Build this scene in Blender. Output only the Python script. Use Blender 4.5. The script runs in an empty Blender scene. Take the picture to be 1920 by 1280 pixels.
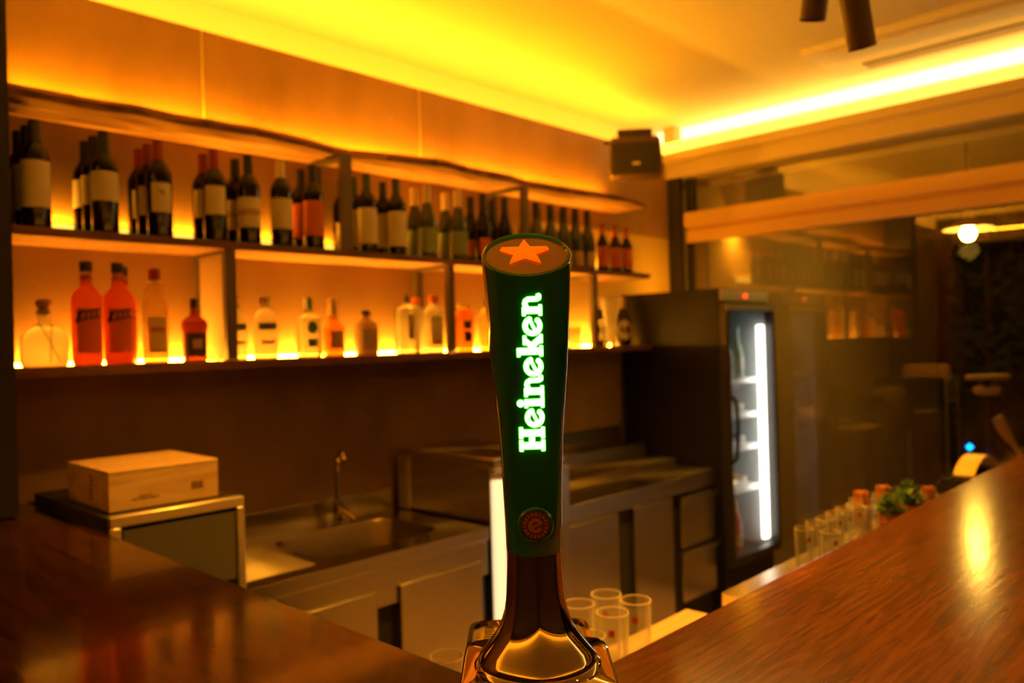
import bpy, math, random
from mathutils import Vector, Matrix
random.seed(7)
S = bpy.context.scene
COL = S.collection
# ------------------------------------------------------------------ camera
CAMZ = 1.55
F = 1500.0                      # focal length in pixels of a 1920 wide frame
FW = Vector((.7217, .6922, 0)).normalized(); RT = Vector((FW.y, -FW.x, 0)); UP = Vector((0, 0, 1))
ROLL, HOR = .028, 644.0
cam = bpy.data.cameras.new('camera'); camo = bpy.data.objects.new('camera', cam); COL.objects.link(camo)
cr = (RT - UP * ROLL).normalized(); cf = (FW + UP * (HOR - 640) / F).normalized(); cu = cr.cross(cf); cr = cf.cross(cu)
M3 = Matrix((cr, cu, -cf)).transposed()
camo.matrix_world = Matrix.Translation((0, 0, CAMZ)) @ M3.to_4x4()
cam.sensor_width = 36; cam.lens = F / 1920 * 36; cam.clip_start = .02
cam.dof.use_dof = True; cam.dof.focus_distance = .825; cam.dof.aperture_fstop = 4.2
S.camera = camo
# ------------------------------------------------------------------ world, exposure
w = bpy.data.worlds.new('night'); S.world = w; w.use_nodes = True
w.node_tree.nodes['Background'].inputs[0].default_value = (.004, .004, .006, 1)
w.node_tree.nodes['Background'].inputs[1].default_value = .5
S.view_settings.view_transform = 'Standard'; S.view_settings.look = 'None'
S.view_settings.gamma = 1; S.view_settings.use_curve_mapping = False
S.view_settings.exposure = 0.0
S.cycles.use_denoising = True
S.cycles.max_bounces = 8; S.cycles.diffuse_bounces = 4; S.cycles.glossy_bounces = 5
S.cycles.transmission_bounces = 8; S.cycles.transparent_max_bounces = 16
S.cycles.caustics_reflective = False; S.cycles.caustics_refractive = False
S.cycles.sample_clamp_indirect = 6; S.cycles.blur_glossy = .5
ANR = 0.0
AMB = (1.0, .36, .008)          # colour of the amber LED light
# ------------------------------------------------------------------ pixel helpers (1920x1280 frame of the photograph)
def ray(u, v):
    a = (u - 960) - ROLL * (v - HOR); b = -((v - HOR) + ROLL * (u - 960))
    return FW * F + RT * a + UP * b
def P(d, t): return Vector((0, 0, CAMZ)) + d * t
def onY(u, v, Y): d = ray(u, v); return P(d, Y / d.y)
def onX(u, v, X): d = ray(u, v); return P(d, X / d.x)
def onZ(u, v, z): d = ray(u, v); return P(d, (z - CAMZ) / d.z)
# ------------------------------------------------------------------ materials
MATS = {}
def mat(name, col=(.5, .5, .5), rough=.5, metal=0, trans=0, ior=1.45, coat=0, emit=None, es=0, spec=.5, sss=0):
    m = bpy.data.materials.new(name); m.use_nodes = True; MATS[name] = m
    b = m.node_tree.nodes['Principled BSDF']
    b.inputs['Base Color'].default_value = (*col, 1); b.inputs['Roughness'].default_value = rough
    b.inputs['Metallic'].default_value = metal; b.inputs['Transmission Weight'].default_value = trans
    b.inputs['IOR'].default_value = ior; b.inputs['Coat Weight'].default_value = coat
    b.inputs['Coat Roughness'].default_value = .06; b.inputs['Specular IOR Level'].default_value = spec
    if emit: b.inputs['Emission Color'].default_value = (*emit, 1); b.inputs['Emission Strength'].default_value = es
    return m
def noisy(m, c1, c2, scale=(1, 1, 1), nscale=6, detail=5, bump=0, rng=(.3, .7), rough=None, dist=0):
    nt = m.node_tree; N = nt.nodes; L = nt.links; b = N['Principled BSDF']
    tc = N.new('ShaderNodeTexCoord'); mp = N.new('ShaderNodeMapping'); mp.inputs['Scale'].default_value = scale
    no = N.new('ShaderNodeTexNoise'); no.inputs['Scale'].default_value = nscale; no.inputs['Detail'].default_value = detail
    no.inputs['Distortion'].default_value = dist
    cr_ = N.new('ShaderNodeValToRGB'); cr_.color_ramp.elements[0].position = rng[0]; cr_.color_ramp.elements[1].position = rng[1]
    cr_.color_ramp.elements[0].color = (*c1, 1); cr_.color_ramp.elements[1].color = (*c2, 1)
    L.new(tc.outputs['Object'], mp.inputs[0]); L.new(mp.outputs[0], no.inputs[0]); L.new(no.outputs[0], cr_.inputs[0])
    L.new(cr_.outputs[0], b.inputs['Base Color'])
    if bump:
        bp = N.new('ShaderNodeBump'); bp.inputs['Strength'].default_value = bump; bp.inputs['Distance'].default_value = .004
        L.new(no.outputs[0], bp.inputs['Height']); L.new(bp.outputs[0], b.inputs['Normal'])
    if rough:
        mr = N.new('ShaderNodeMapRange'); mr.inputs[3].default_value = rough[0]; mr.inputs[4].default_value = rough[1]
        L.new(no.outputs[0], mr.inputs[0]); L.new(mr.outputs[0], b.inputs['Roughness'])
    return m
def wood(name, c1, c2, along='x', rough=.35, coat=0, nscale=3.0, bump=.15, stretch=14):
    sc = (1, stretch, stretch) if along == 'x' else (stretch, 1, stretch)
    m = mat(name, c1, rough, coat=coat)
    return noisy(m, c1, c2, sc, nscale, 8, bump, (.32, .68), dist=1.2)
mat('ceiling', (.80, .75, .60), .7, spec=.2)
mat('blind_box', (.92, .60, .24), .6, spec=.2)
mat('rim_glint', (.95, .80, .70), .12, spec=1)  # opaque pale ring paints in the glint on glass rims
noisy(mat('wall_panel', (.34, .25, .17), .55), (.22, .125, .05), (.40, .24, .10), (1, 1, .6), 3.2, 9, .25, (.25, .75))
noisy(mat('plaster', (.55, .5, .3), .8), (.55, .40, .16), (.66, .50, .20), (1, 1, 1), 2, 4, .05)
mat('soffit', (.75, .62, .38), .7, spec=.2)
noisy(mat('floor_tile', (.1, .08, .07), .4), (.30, .22, .14), (.42, .32, .2), (1, 1, 1), 3, 4)
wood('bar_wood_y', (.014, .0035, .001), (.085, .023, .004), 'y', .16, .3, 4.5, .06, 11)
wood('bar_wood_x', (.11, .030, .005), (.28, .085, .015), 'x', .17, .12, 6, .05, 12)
wood('shelf_wood', (.20, .085, .03), (.78, .46, .20), 'x', .5, 0, 3.2, .4, 12)
wood('shelf_bark', (.08, .03, .012), (.42, .19, .07), 'x', .8, 0, 5, .5, 5)
wood('shelf_edge', (.14, .06, .03), (.26, .12, .06), 'x', .6, 0, 3, .3, 10)
wood('crate_wood', (.55, .36, .20), (.80, .58, .36), 'x', .6, 0, 2.2, .1, 9)
mat('ink', (.22, .12, .06), .8)
mat('dark_metal', (.045, .04, .035), .45, .6)
mat('post_metal', (.14, .11, .075), .5, .3)
mat('black', (.010, .010, .010), .45, spec=.3)
mat('pale_green', (.50, .62, .48), .25)
mat('black_matte', (.02, .018, .016), .7)
noisy(mat('steel', (.62, .58, .48), .24, 1), (.60, .55, .44), (.72, .67, .55), (1, 1, 1), 1.6, 1, .35, rough=(.20, .27))
mat('steel_bowl_shaded', (.22, .17, .12), .35, 1)  # the bowl's dark reflections put into a darker steel colour
mat('steel_plain', (.70, .64, .52), .24, 1)
mat('aluminium', (.72, .68, .62), .34, .85)
mat('panel_gray', (.10, .10, .085), .55)
mat('chrome', (.62, .52, .42), .03, 1)
mat('tap_green', (.012, .13, .014), .10, coat=.9, spec=.5)
b_ = MATS['tap_green'].node_tree.nodes['Principled BSDF']; b_.inputs['Subsurface Weight'].default_value = .6; b_.inputs['Subsurface Radius'].default_value = (.002, 1, .1); b_.inputs['Subsurface Scale'].default_value = .02
mat('copper_disc', (.42, .26, .16), .16, .9)
mat('star_red', (1.0, .10, .012), .3, emit=(1, .15, .0), es=.8, coat=.5)
mat('letter_white', (1, 1, 1), .5, emit=(.95, 1, .92), es=6)
mat('letter_glow', (.1, .8, .1), .5, emit=(.05, .75, .0), es=1.9)
mat('button_disc', (.17, .055, .025), .45, .3)
mat('button_mark', (.48, .16, .06), .5)
mat('glass_dark', (.006, .005, .003), .07, spec=.35)
mat('glass_green', (.03, .04, .012), .10, coat=.4)
mat('cap_black', (.02, .02, .018), .35)
mat('cap_red', (.30, .03, .015), .35)
mat('cap_gold', (.85, .62, .28), .3, .5)
mat('cap_cream', (.85, .72, .45), .35)
mat('cap_green', (.05, .08, .04), .35)
for n in ('bar_wood_x', 'bar_wood_y'): MATS[n].node_tree.nodes['Principled BSDF'].inputs['Specular IOR Level'].default_value = .35
for n, c in dict(label_cream=(.97, .92, .74), label_white=(.97, .95, .88), label_orange=(.85, .22, .04), label_green=(.20, .28, .18),
                 label_yellow=(.95, .80, .25), label_dark=(.05, .04, .03), label_blue=(.12, .16, .55), label_tan=(.70, .50, .30),
                 label_leaf=(.06, .22, .06), label_grey=(.45, .36, .26)).items(): mat(n, c, .6)
def glassmat(name, col, rough=.0, ior=1.42): return mat(name, col, rough, trans=1, ior=ior)
glassmat('clear_glass', (1, 1, 1), 0, 1.45)
glassmat('clear_spirit', (.98, .97, .88), .0, 1.33)
glassmat('whisky', (1.0, .42, .06), .05, 1.36)
glassmat('amber_yellow', (1.0, .80, .35), .0, 1.33)
mat('aperitif', (1.0, .22, .010), .12, trans=.30, ior=1.36, emit=(1, .10, 0), es=0)
mat('brandy', (.30, .06, .015), .1, trans=.3, ior=1.36)
mat('stoneware', (.50, .34, .20), .4)
mat('cork', (.45, .26, .12), .7)
mat('pot_clay', (.75, .30, .10), .6)
noisy(mat('leaf', (.05, .16, .03), .5), (.025, .09, .015), (.08, .22, .04), (1, 1, 1), 9, 3)
noisy(mat('hedge_leaf', (.06, .10, .02), .6), (.03, .05, .012), (.10, .15, .035), (1, 1, 1), 3, 3)
mat('cup_brown', (.60, .20, .05), .5)
mat('straw', (.62, .25, .08), .6)
mat('cooler_white', (.85, .88, .88), .4)
mat('fridge_interior', (.30, .33, .34), .5)
mat('red_bottle', (.55, .10, .04), .2)
mat('teal', (.35, .65, .65), .3)
mat('led_amber', (1, 1, 1), .5, emit=(1.0, .40, .02), es=170)
mat('led_cove', (1, 1, 1), .5, emit=(1.0, .37, .014), es=75)
mat('led_window', (1, 1, 1), .5, emit=(1.0, .40, .006), es=13)
mat('wall_glow_band', (1, 1, 1), .5, emit=(1.0, .85, .42), es=2.0)
mat('led_mid', (1, 1, 1), .5, emit=(1.0, .55, .05), es=1.9)
mat('led_top', (1, 1, 1), .5, emit=(1.0, .37, .006), es=130)
mat('led_room', (1, 1, 1), .5, emit=(1.0, .36, .01), es=85)
mat('dark_wall', (.07, .045, .03), .6)
mat('led_lip', (1, 1, 1), .5, emit=(1.0, .75, .10), es=1.25)
mat('led_white', (1, 1, 1), .5, emit=(1.0, .92, .76), es=10)
mat('cooler_glow', (1, 1, 1), .5, emit=(1, .72, .38), es=1.15)
mat('bulb', (1, 1, 1), .5, emit=(1.0, .58, .10), es=70)
mat('blue_led', (0, .1, 1), .5, emit=(.0, .25, 1.0), es=8)
mat('red_led', (1, .1, 0), .5, emit=(1, .06, .01), es=3)
mat('lamp_shade', (.55, .45, .25), .4)
mat('ac_white', (.86, .80, .74), .4)
mat('ac_gray', (.35, .30, .26), .5)
mat('spot_brown', (.09, .05, .03), .45, .2)
mat('tripod_tan', (.92, .66, .20), .45, emit=None)
mat('logo_silver', (.9, .85, .7), .3, .6)
for n in ('steel', 'steel_plain'):
    nt = MATS[n].node_tree; b = nt.nodes['Principled BSDF']; tg = nt.nodes.new('ShaderNodeTangent'); tg.direction_type = 'RADIAL'; tg.axis = 'Z'
    nt.links.new(tg.outputs[0], b.inputs['Tangent']); b.inputs['Anisotropic'].default_value = .8; b.inputs['Anisotropic Rotation'].default_value = ANR
# window pane: thin sheet, part mirror part clear
m = bpy.data.materials.new('pane_glass'); m.use_nodes = True; MATS['pane_glass'] = m
nt = m.node_tree; nt.nodes.clear(); o_ = nt.nodes.new('ShaderNodeOutputMaterial'); mx = nt.nodes.new('ShaderNodeMixShader')
tr = nt.nodes.new('ShaderNodeBsdfTransparent'); gl = nt.nodes.new('ShaderNodeBsdfGlossy'); gl.inputs['Roughness'].default_value = .01
ge_ = nt.nodes.new('ShaderNodeNewGeometry'); dp = nt.nodes.new('ShaderNodeVectorMath'); dp.operation = 'DOT_PRODUCT'
nt.links.new(ge_.outputs['Normal'], dp.inputs[0]); nt.links.new(ge_.outputs['Incoming'], dp.inputs[1])
prev = dp.outputs['Value']
for op, val in (('ABSOLUTE', None), ('SUBTRACT', 1.0), ('ABSOLUTE', None), ('POWER', 4.0), ('MULTIPLY', .85), ('ADD', .15)):
    mt = nt.nodes.new('ShaderNodeMath'); mt.operation = op; nt.links.new(prev, mt.inputs[0])
    if val is not None: mt.inputs[1].default_value = val
    prev = mt.outputs[0]
nt.links.new(prev, mx.inputs[0]); nt.links.new(tr.outputs[0], mx.inputs[1]); nt.links.new(gl.outputs[0], mx.inputs[2])
nt.links.new(mx.outputs[0], o_.inputs[0])
# thin drinking-glass wall: clear, mirror towards grazing angles
def thin_glass(name, tint, base, power, gain):
    m = bpy.data.materials.new(name); m.use_nodes = True; MATS[name] = m; nt = m.node_tree; nt.nodes.clear()
    o_ = nt.nodes.new('ShaderNodeOutputMaterial'); mx = nt.nodes.new('ShaderNodeMixShader'); tr = nt.nodes.new('ShaderNodeBsdfTransparent'); tr.inputs[0].default_value = (*tint, 1)
    gl = nt.nodes.new('ShaderNodeBsdfPrincipled'); gl.inputs['Roughness'].default_value = .08; gl.inputs['Base Color'].default_value = (.9, .9, .88, 1); gl.inputs['Specular IOR Level'].default_value = 1
    g = nt.nodes.new('ShaderNodeNewGeometry'); dp = nt.nodes.new('ShaderNodeVectorMath'); dp.operation = 'DOT_PRODUCT'
    nt.links.new(g.outputs['Normal'], dp.inputs[0]); nt.links.new(g.outputs['Incoming'], dp.inputs[1]); prev = dp.outputs['Value']
    for op, val in (('ABSOLUTE', None), ('SUBTRACT', 1.0), ('ABSOLUTE', None), ('POWER', power), ('MULTIPLY', gain), ('ADD', base)):
        mt = nt.nodes.new('ShaderNodeMath'); mt.operation = op; nt.links.new(prev, mt.inputs[0])
        if val is not None: mt.inputs[1].default_value = val
        prev = mt.outputs[0]
    nt.links.new(prev, mx.inputs[0]); nt.links.new(tr.outputs[0], mx.inputs[1]); nt.links.new(gl.outputs[0], mx.inputs[2]); nt.links.new(mx.outputs[0], o_.inputs[0])
thin_glass('drink_glass', (.97, .97, .97), .07, 2.2, .85)
def add_translucent(name, col, fac):
    m = MATS[name]; nt = m.node_tree; o_ = nt.nodes['Material Output']; b = nt.nodes['Principled BSDF']
    t = nt.nodes.new('ShaderNodeBsdfTranslucent'); t.inputs[0].default_value = (*col, 1); mx = nt.nodes.new('ShaderNodeMixShader'); mx.inputs[0].default_value = fac
    nt.links.new(b.outputs[0], mx.inputs[1]); nt.links.new(t.outputs[0], mx.inputs[2]); nt.links.new(mx.outputs[0], o_.inputs[0])
add_translucent('clear_spirit', (1, 1, .9), .26); add_translucent('amber_yellow', (1, .85, .4), .30); add_translucent('whisky', (1, .45, .06), .4)
add_translucent('aperitif', (1, .42, .05), .65); add_translucent('stoneware', (.9, .7, .45), .3); add_translucent('brandy', (.8, .2, .04), .25)
for n in ('label_cream', 'label_white', 'label_orange', 'label_yellow', 'label_tan'): add_translucent(n, tuple(MATS[n].node_tree.nodes['Principled BSDF'].inputs['Base Color'].default_value)[:3], .25)
# ------------------------------------------------------------------ mesh helpers
class MB:
    def __init__(s): s.v = []; s.f = []; s.m = []; s.mi = 0
    def add(s, vs, fs):
        k = len(s.v); s.v += [tuple(p) for p in vs]; s.f += [tuple(i + k for i in f) for f in fs]; s.m += [s.mi] * len(fs); return s
    def box(s, x0, x1, y0, y1, z0, z1):
        v = [(x, y, z) for z in (z0, z1) for y in (y0, y1) for x in (x0, x1)]
        return s.add(v, [(0, 2, 3, 1), (4, 5, 7, 6), (0, 1, 5, 4), (2, 6, 7, 3), (0, 4, 6, 2), (1, 3, 7, 5)])
    def lathe(s, prof, n=32, c=(0, 0), sx=1, sy=1, sq=0):
        v = []; f = []; idx = []
        for (r, z) in prof:
            if r < 1e-6: idx.append([len(v)]); v.append((c[0], c[1], z)); continue
            row = []
            for k in range(n):
                a = 2 * math.pi * k / n; q = 1.0
                if sq: q = (abs(math.cos(a)) ** sq + abs(math.sin(a)) ** sq) ** (-1 / sq)
                row.append(len(v)); v.append((c[0] + r * q * math.cos(a) * sx, c[1] + r * q * math.sin(a) * sy, z))
            idx.append(row)
        for a, b in zip(idx[:-1], idx[1:]):
            for k in range(n):
                k2 = (k + 1) % n
                if len(a) == 1 and len(b) == 1: continue
                if len(a) == 1: f.append((a[0], b[k2], b[k]))
                elif len(b) == 1: f.append((a[k], a[k2], b[0]))
                else: f.append((a[k], a[k2], b[k2], b[k]))
        return s.add(v, f)
    def tube(s, pts, r, n=10, cap=True):
        pts = [Vector(p) for p in pts]; v = []; f = []; rr = r if isinstance(r, (list, tuple)) else [r] * len(pts)
        pu = None
        for i, p in enumerate(pts):
            t = (pts[min(i + 1, len(pts) - 1)] - pts[max(i - 1, 0)]).normalized()
            u = t.orthogonal().normalized() if pu is None else (pu - t * pu.dot(t)).normalized(); pu = u; w_ = t.cross(u)
            for k in range(n):
                a = 2 * math.pi * k / n; v.append(p + (u * math.cos(a) + w_ * math.sin(a)) * rr[i])
        for i in range(len(pts) - 1):
            for k in range(n): f.append((i * n + k, i * n + (k + 1) % n, (i + 1) * n + (k + 1) % n, (i + 1) * n + k))
        if cap: f.append(tuple(range(n))[::-1]); f.append(tuple((len(pts) - 1) * n + k for k in range(n)))
        return s.add(v, f)
    def prism(s, poly, axis, a, b):
        n = len(poly)
        def q(p, h): return {'x': (h, p[0], p[1]), 'y': (p[0], h, p[1]), 'z': (p[0], p[1], h)}[axis]
        v = [q(p, a) for p in poly] + [q(p, b) for p in poly]
        f = [tuple(range(n))[::-1], tuple(range(n, 2 * n))] + [(i, (i + 1) % n, n + (i + 1) % n, n + i) for i in range(n)]
        return s.add(v, f)
    def mesh(s, name, mats, ang=35):
        me = bpy.data.meshes.new(name); me.from_pydata(s.v, [], s.f)
        for m_ in (mats if isinstance(mats, (list, tuple)) else [mats]): me.materials.append(MATS[m_])
        me.polygons.foreach_set('material_index', s.m); me.polygons.foreach_set('use_smooth', [True] * len(s.f))
        me.update(); me.set_sharp_from_angle(angle=math.radians(ang)); return me
    def build(s, name, mats, parent=None, bevel=0, ang=35, loc=None, rot=None):
        o = bpy.data.objects.new(name, s.mesh(name, mats, ang)); COL.objects.link(o)
        if parent: o.parent = parent
        if loc is not None: o.location = loc
        if rot is not None: o.rotation_euler = rot
        if bevel:
            b = o.modifiers.new('bevel', 'BEVEL'); b.width = bevel; b.segments = 2; b.limit_method = 'ANGLE'; b.angle_limit = math.radians(40)
        return o
def tag(o, label=None, cat=None, group=None, kind=None):
    if label: o['label'] = label
    if cat: o['category'] = cat
    if group: o['group'] = group
    if kind: o['kind'] = kind
    return o
def empty(name, loc, label, cat, group=None, rz=0):
    o = bpy.data.objects.new(name, None); COL.objects.link(o); o.location = loc; o.rotation_euler = (0, 0, rz)
    o.empty_display_size = .05
    return tag(o, label, cat, group)
def struct(o): o['kind'] = 'structure'; return o
def B(*a): return MB().box(*a)
# ================================================================== THE ROOM
YW, XW = 2.69, 4.30            # back wall panel, window plane
YF = 2.45                      # shelf front
BAR = 1.12                     # bar top
WT = .885                      # steel worktop
CEIL = 2.89
PT = 2.674                     # top of back panel and soffit
struct(B(-1.9, 4.5, -2.7, 3.0, -.05, 0).build('floor', 'floor_tile'))
struct(B(-1.9, 4.5, -2.7, 3.0, CEIL, CEIL + .08).build('ceiling', 'ceiling'))
struct(B(-1.9, 3.05, YW, YW + .06, 0, PT).build('wall_back', 'wall_panel'))
struct(B(3.05, 4.25, YW, YW + .06, 2.163, PT).build('wall_back_upper', 'wall_panel'))
struct(B(3.05, 4.25, YW + .003, YW + .063, 0, 2.163).build('wall_back_right', 'plaster'))
struct(B(-1.9, 4.5, 2.95, 3.0, 0, CEIL).build('wall_behind_cove', 'ceiling'))
struct(B(-1.96, -1.9, -2.7, 3.0, 0, CEIL).build('wall_left', 'dark_wall'))
struct(B(-1.9, 4.5, -2.76, -2.7, 0, CEIL).build('wall_front', 'dark_wall'))
for k, u in enumerate((380, 785)):
    p = onY(u, 170, YW); struct(B(p.x - .002, p.x + .002, YW - .0015, YW, 2.33, PT).build('trim_%d' % (k + 1), 'label_yellow'))
# soffit along the window side with its LED cove
struct(MB().prism([(4.20, 2.526), (4.20, 2.612), (4.165, 2.622), (4.165, 2.674), (4.46, 2.674), (4.46, 2.526)], 'y', -2.7, 2.95).build('ceiling_soffit', 'soffit', bevel=.002))
struct(B(4.46, 4.5, -2.7, 2.95, 2.5, CEIL).build('wall_right_upper', 'ceiling'))
def led(name, x0, x1, y0, y1, z0, z1, m, label):
    return tag(B(x0, x1, y0, y1, z0, z1).build(name, m), label, 'led strip')
led('led_strip', 4.17, 4.182, -2.6, 2.9, 2.674, 2.736, 'led_lip', 'pale yellow light profile along the lip of the window-side ceiling cove')
led('led_strip', 4.33, 4.345, -2.6, 2.9, 2.676, 2.690, 'led_window', 'bright amber light strip lying in the window-side ceiling cove')
led('led_strip', 4.446, 4.459, -2.6, 2.9, 2.795, 2.886, 'wall_glow_band', 'glowing band added for the glare on the wall inside the window-side cove')  # stands in for the wall lit white by the cove; glow is added
led('led_strip', -1.85, 4.1, YW + .03, YW + .045, PT + .002, PT + .012, 'led_cove', 'amber light strip on top of the back wall panel under the ceiling')
# coves on the two walls behind the photographer
struct(B(-1.9, -1.6, -2.7, 2.69, 2.55, PT).build('ceiling_ledge', 'soffit'))
struct(B(-1.6, 4.2, -2.7, -2.4, 2.55, PT).build('ceiling_ledge_front', 'soffit'))
led('led_strip', -1.66, -1.65, -2.4, 2.6, PT, PT + .012, 'led_room', 'amber light strip on the ledge of the far left wall')
led('led_strip', -1.6, 4.1, -2.46, -2.45, PT, PT + .012, 'led_room', 'amber light strip on the ledge of the wall behind the bar guests')
# corner post, window frame, rail
struct(B(4.215, 4.245, 2.60, 2.69, 0, 2.526).build('trim_3', 'dark_metal'))
wf = struct(MB().box(4.28, 4.33, 2.55, 2.60, 0, 2.526).box(4.28, 4.33, -1.6, -1.55, 0, 2.526).box(4.28, 4.33, -1.6, 2.6, 0, .05).build('window_1', 'dark_metal'))
MB().box(4.285, 4.30, 2.47, 2.55, .05, 2.13).build('window_frame', 'post_metal', wf)
B(4.298, 4.302, -1.55, 2.55, .05, 2.526).build('window_glass', 'pane_glass', wf)
rail = MB().prism([(4.225, 2.225), (4.225, 2.30), (4.24, 2.313), (4.295, 2.313), (4.295, 2.133), (4.25, 2.133), (4.25, 2.205), (4.262, 2.212), (4.262, 2.222)], 'y', -1.5, 2.585)
tag(rail.build('roller_blind_box', 'blind_box', bevel=.002), 'pale blind box running across the window above eye level', 'blind box')
# ================================================================== OUTSIDE
struct(B(4.5, 12, -6, 6, -.06, 0).build('ground_outside', 'floor_tile'))
struct(B(4.36, 9.6, 2.72, 2.8, 0, 3.1).build('wall_outside', 'plaster'))
struct(B(4.5, 9.6, -3, 2.8, 3.12, 3.2).build('ceiling_outside', 'soffit'))
# ================================================================== SHELVES
XL, XR = .63, 3.655
def plank(zt, th, front, name, label, mats, n=120, wav=0):
    b = MB(); v = []; f = []
    for i in range(n + 1):
        x = XL + (XR - XL) * i / n; y = front(x); j = wav * math.sin(x * 9 + 1) + wav * .6 * math.sin(x * 23)
        v += [(x, YW - .002, zt), (x, y + .012 * (wav > 0), zt), (x, y - j * .3, zt - th * .45), (x, y + .006 + j * .3, zt - th), (x, YW - .002, zt - th)]
    b.v = v
    for i in range(n):
        for k in range(5):
            a = i * 5 + k; c = i * 5 + (k + 1) % 5
            b.f.append((a, c, c + 5, a + 5)); b.m.append(1 if k in (1, 2) else 0)
    b.f += [(4, 3, 2, 1, 0), tuple(n * 5 + k for k in range(5))]; b.m += [0, 0]
    return tag(b.build(name, mats, ang=30), label, 'shelf')
tops = [(20, 154), (90, 168), (160, 181), (260, 197), (350, 216), (475, 236), (550, 252), (655, 280), (735, 287), (835, 298), (890, 314), (952, 326), (989, 337), (1049, 347), (1130, 360), (1180, 368), (1215, 380)]
tp = [onZ(u, v, 2.297) for u, v in tops]; tp = [(p.x, p.y) for p in tp]
def live(x):
    if x <= tp[0][0]: return tp[0][1]
    for (a, ya), (c, yc) in zip(tp[:-1], tp[1:]):
        if x <= c:
            t = (x - a) / (c - a); return ya + (yc - ya) * t
    return tp[-1][1]
plank(2.300, .034, lambda x: live(x) + .0025 * math.sin(x * 31), 'wall_shelf', 'thick live-edge wooden top shelf above the wine bottles', ['shelf_wood', 'shelf_bark'], wav=.008)
plank(1.907, .024, lambda x: YF, 'wall_shelf', 'middle wooden wall shelf carrying the wine bottles', ['shelf_wood', 'shelf_edge'])
plank(1.522, .028, lambda x: YF, 'wall_shelf', 'bottom wooden wall shelf carrying the spirit bottles', ['shelf_wood', 'shelf_edge'])
Z_MID, Z_LOW, Z_TOPB = 1.9075, 1.5225, 2.265
led('led_strip', XL + .03, XR - .1, YW - .010, YW - .002, 1.930, 1.955, 'led_mid', 'amber light strip on the wall behind the wine bottles')
led('led_strip', XL + .03, XR - .12, YW - .046, YW - .032, 1.5225, 1.533, 'led_amber', 'glowing amber light strip on the bottom shelf behind the spirit bottles')
led('led_strip', XL + .03, XR - .1, YW - .05, YW - .035, 2.3005, 2.311, 'led_top', 'amber light strip hidden on the rear of the top live-edge shelf')
struct(B(.50, XL - .004, 2.45, YW - .001, 1.125, PT).build('wall_side', 'black_matte'))
def frame(u0, u1, z0, z1, label, plate=False, wd=None):
    a = onY(u0, 400, YF); b_ = onY(u1, 400, YF); x0, x1 = a.x, b_.x
    r = empty('shelf_bracket', (x0, YF, z0), label, 'bracket', 'steel frames between the wall shelves')
    MB().box(0, x1 - x0, .004, .03, .001, z1 - z0 - .001).build('front_post', 'post_metal', r, bevel=.001)
    MB().box(0, x1 - x0, .205, .232, .001, z1 - z0 - .001).build('rear_post', 'post_metal', r, bevel=.001)
    MB().box(0, x1 - x0, .03, .205, z1 - z0 - .014, z1 - z0 - .001).build('top_bar', 'post_metal', r)
    if plate: MB().box(.008, .012, .03, .205, .001, z1 - z0 - .014).build('side_plate', 'label_tan', r)
frame(645, 663, Z_MID, Z_TOPB, 'steel bracket frame between middle and top shelf, left of the cream-labelled bottles')
frame(984, 993, Z_MID, Z_TOPB, 'steel bracket frame between middle and top shelf, above the beer tap')
frame(421, 441, Z_LOW, 1.8825, 'steel bracket frame with side plate beside the dark brandy bottle', True)
frame(838, 850, Z_LOW, 1.8825, 'steel bracket frame under the middle shelf left of the beer tap')
frame(1109, 1118, Z_LOW, 1.8825, 'steel bracket frame under the middle shelf right of the beer tap')
# ================================================================== BOTTLES
PROF = {
 'bordeaux': [(0, 0), (.033, 0), (.037, .004), (.037, .188), (.0355, .202), (.027, .222), (.017, .236), (.0145, .247), (.014, .283), (.0158, .285), (.0158, .298), (.012, .300), (0, .300)],
 'burgundy': [(0, 0), (.035, 0), (.0395, .005), (.0395, .125), (.036, .150), (.027, .185), (.019, .215), (.0155, .240), (.0145, .282), (.0158, .284), (.0158, .294), (.012, .296), (0, .296)],
 'small': [(0, 0), (.028, 0), (.031, .004), (.031, .130), (.028, .150), (.018, .172), (.013, .188), (.0125, .228), (.0138, .229), (.0138, .238), (0, .240)],
}
def part_lathe(name, prof, m, root, n=28, **kw):
    return MB().lathe(prof, n, **kw).build(name, m, root)
def shell(name, r, z0, z1, a0, a1, m, root, n=20, off=.0006, sx=1, sy=1, prof=None):
    """curved label sheet; angle 0 faces the room (-Y) of the bottle"""
    b = MB(); v = []; f = []
    for i in range(n + 1):
        a = math.radians(a0 + (a1 - a0) * i / n) - math.pi / 2
        for z, dr in ((z0, 0), (z0, off), (z1, off), (z1, 0)):
            v.append(((r + dr) * math.cos(a) * sx, (r + dr) * math.sin(a) * sy, z))
    for i in range(n):
        for k in range(4): f.append((i * 4 + k, (i + 1) * 4 + k, (i + 1) * 4 + (k + 1) % 4, i * 4 + (k + 1) % 4))
    b.add(v, f); return b.build(name, m, root)
CACHE = {}
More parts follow.
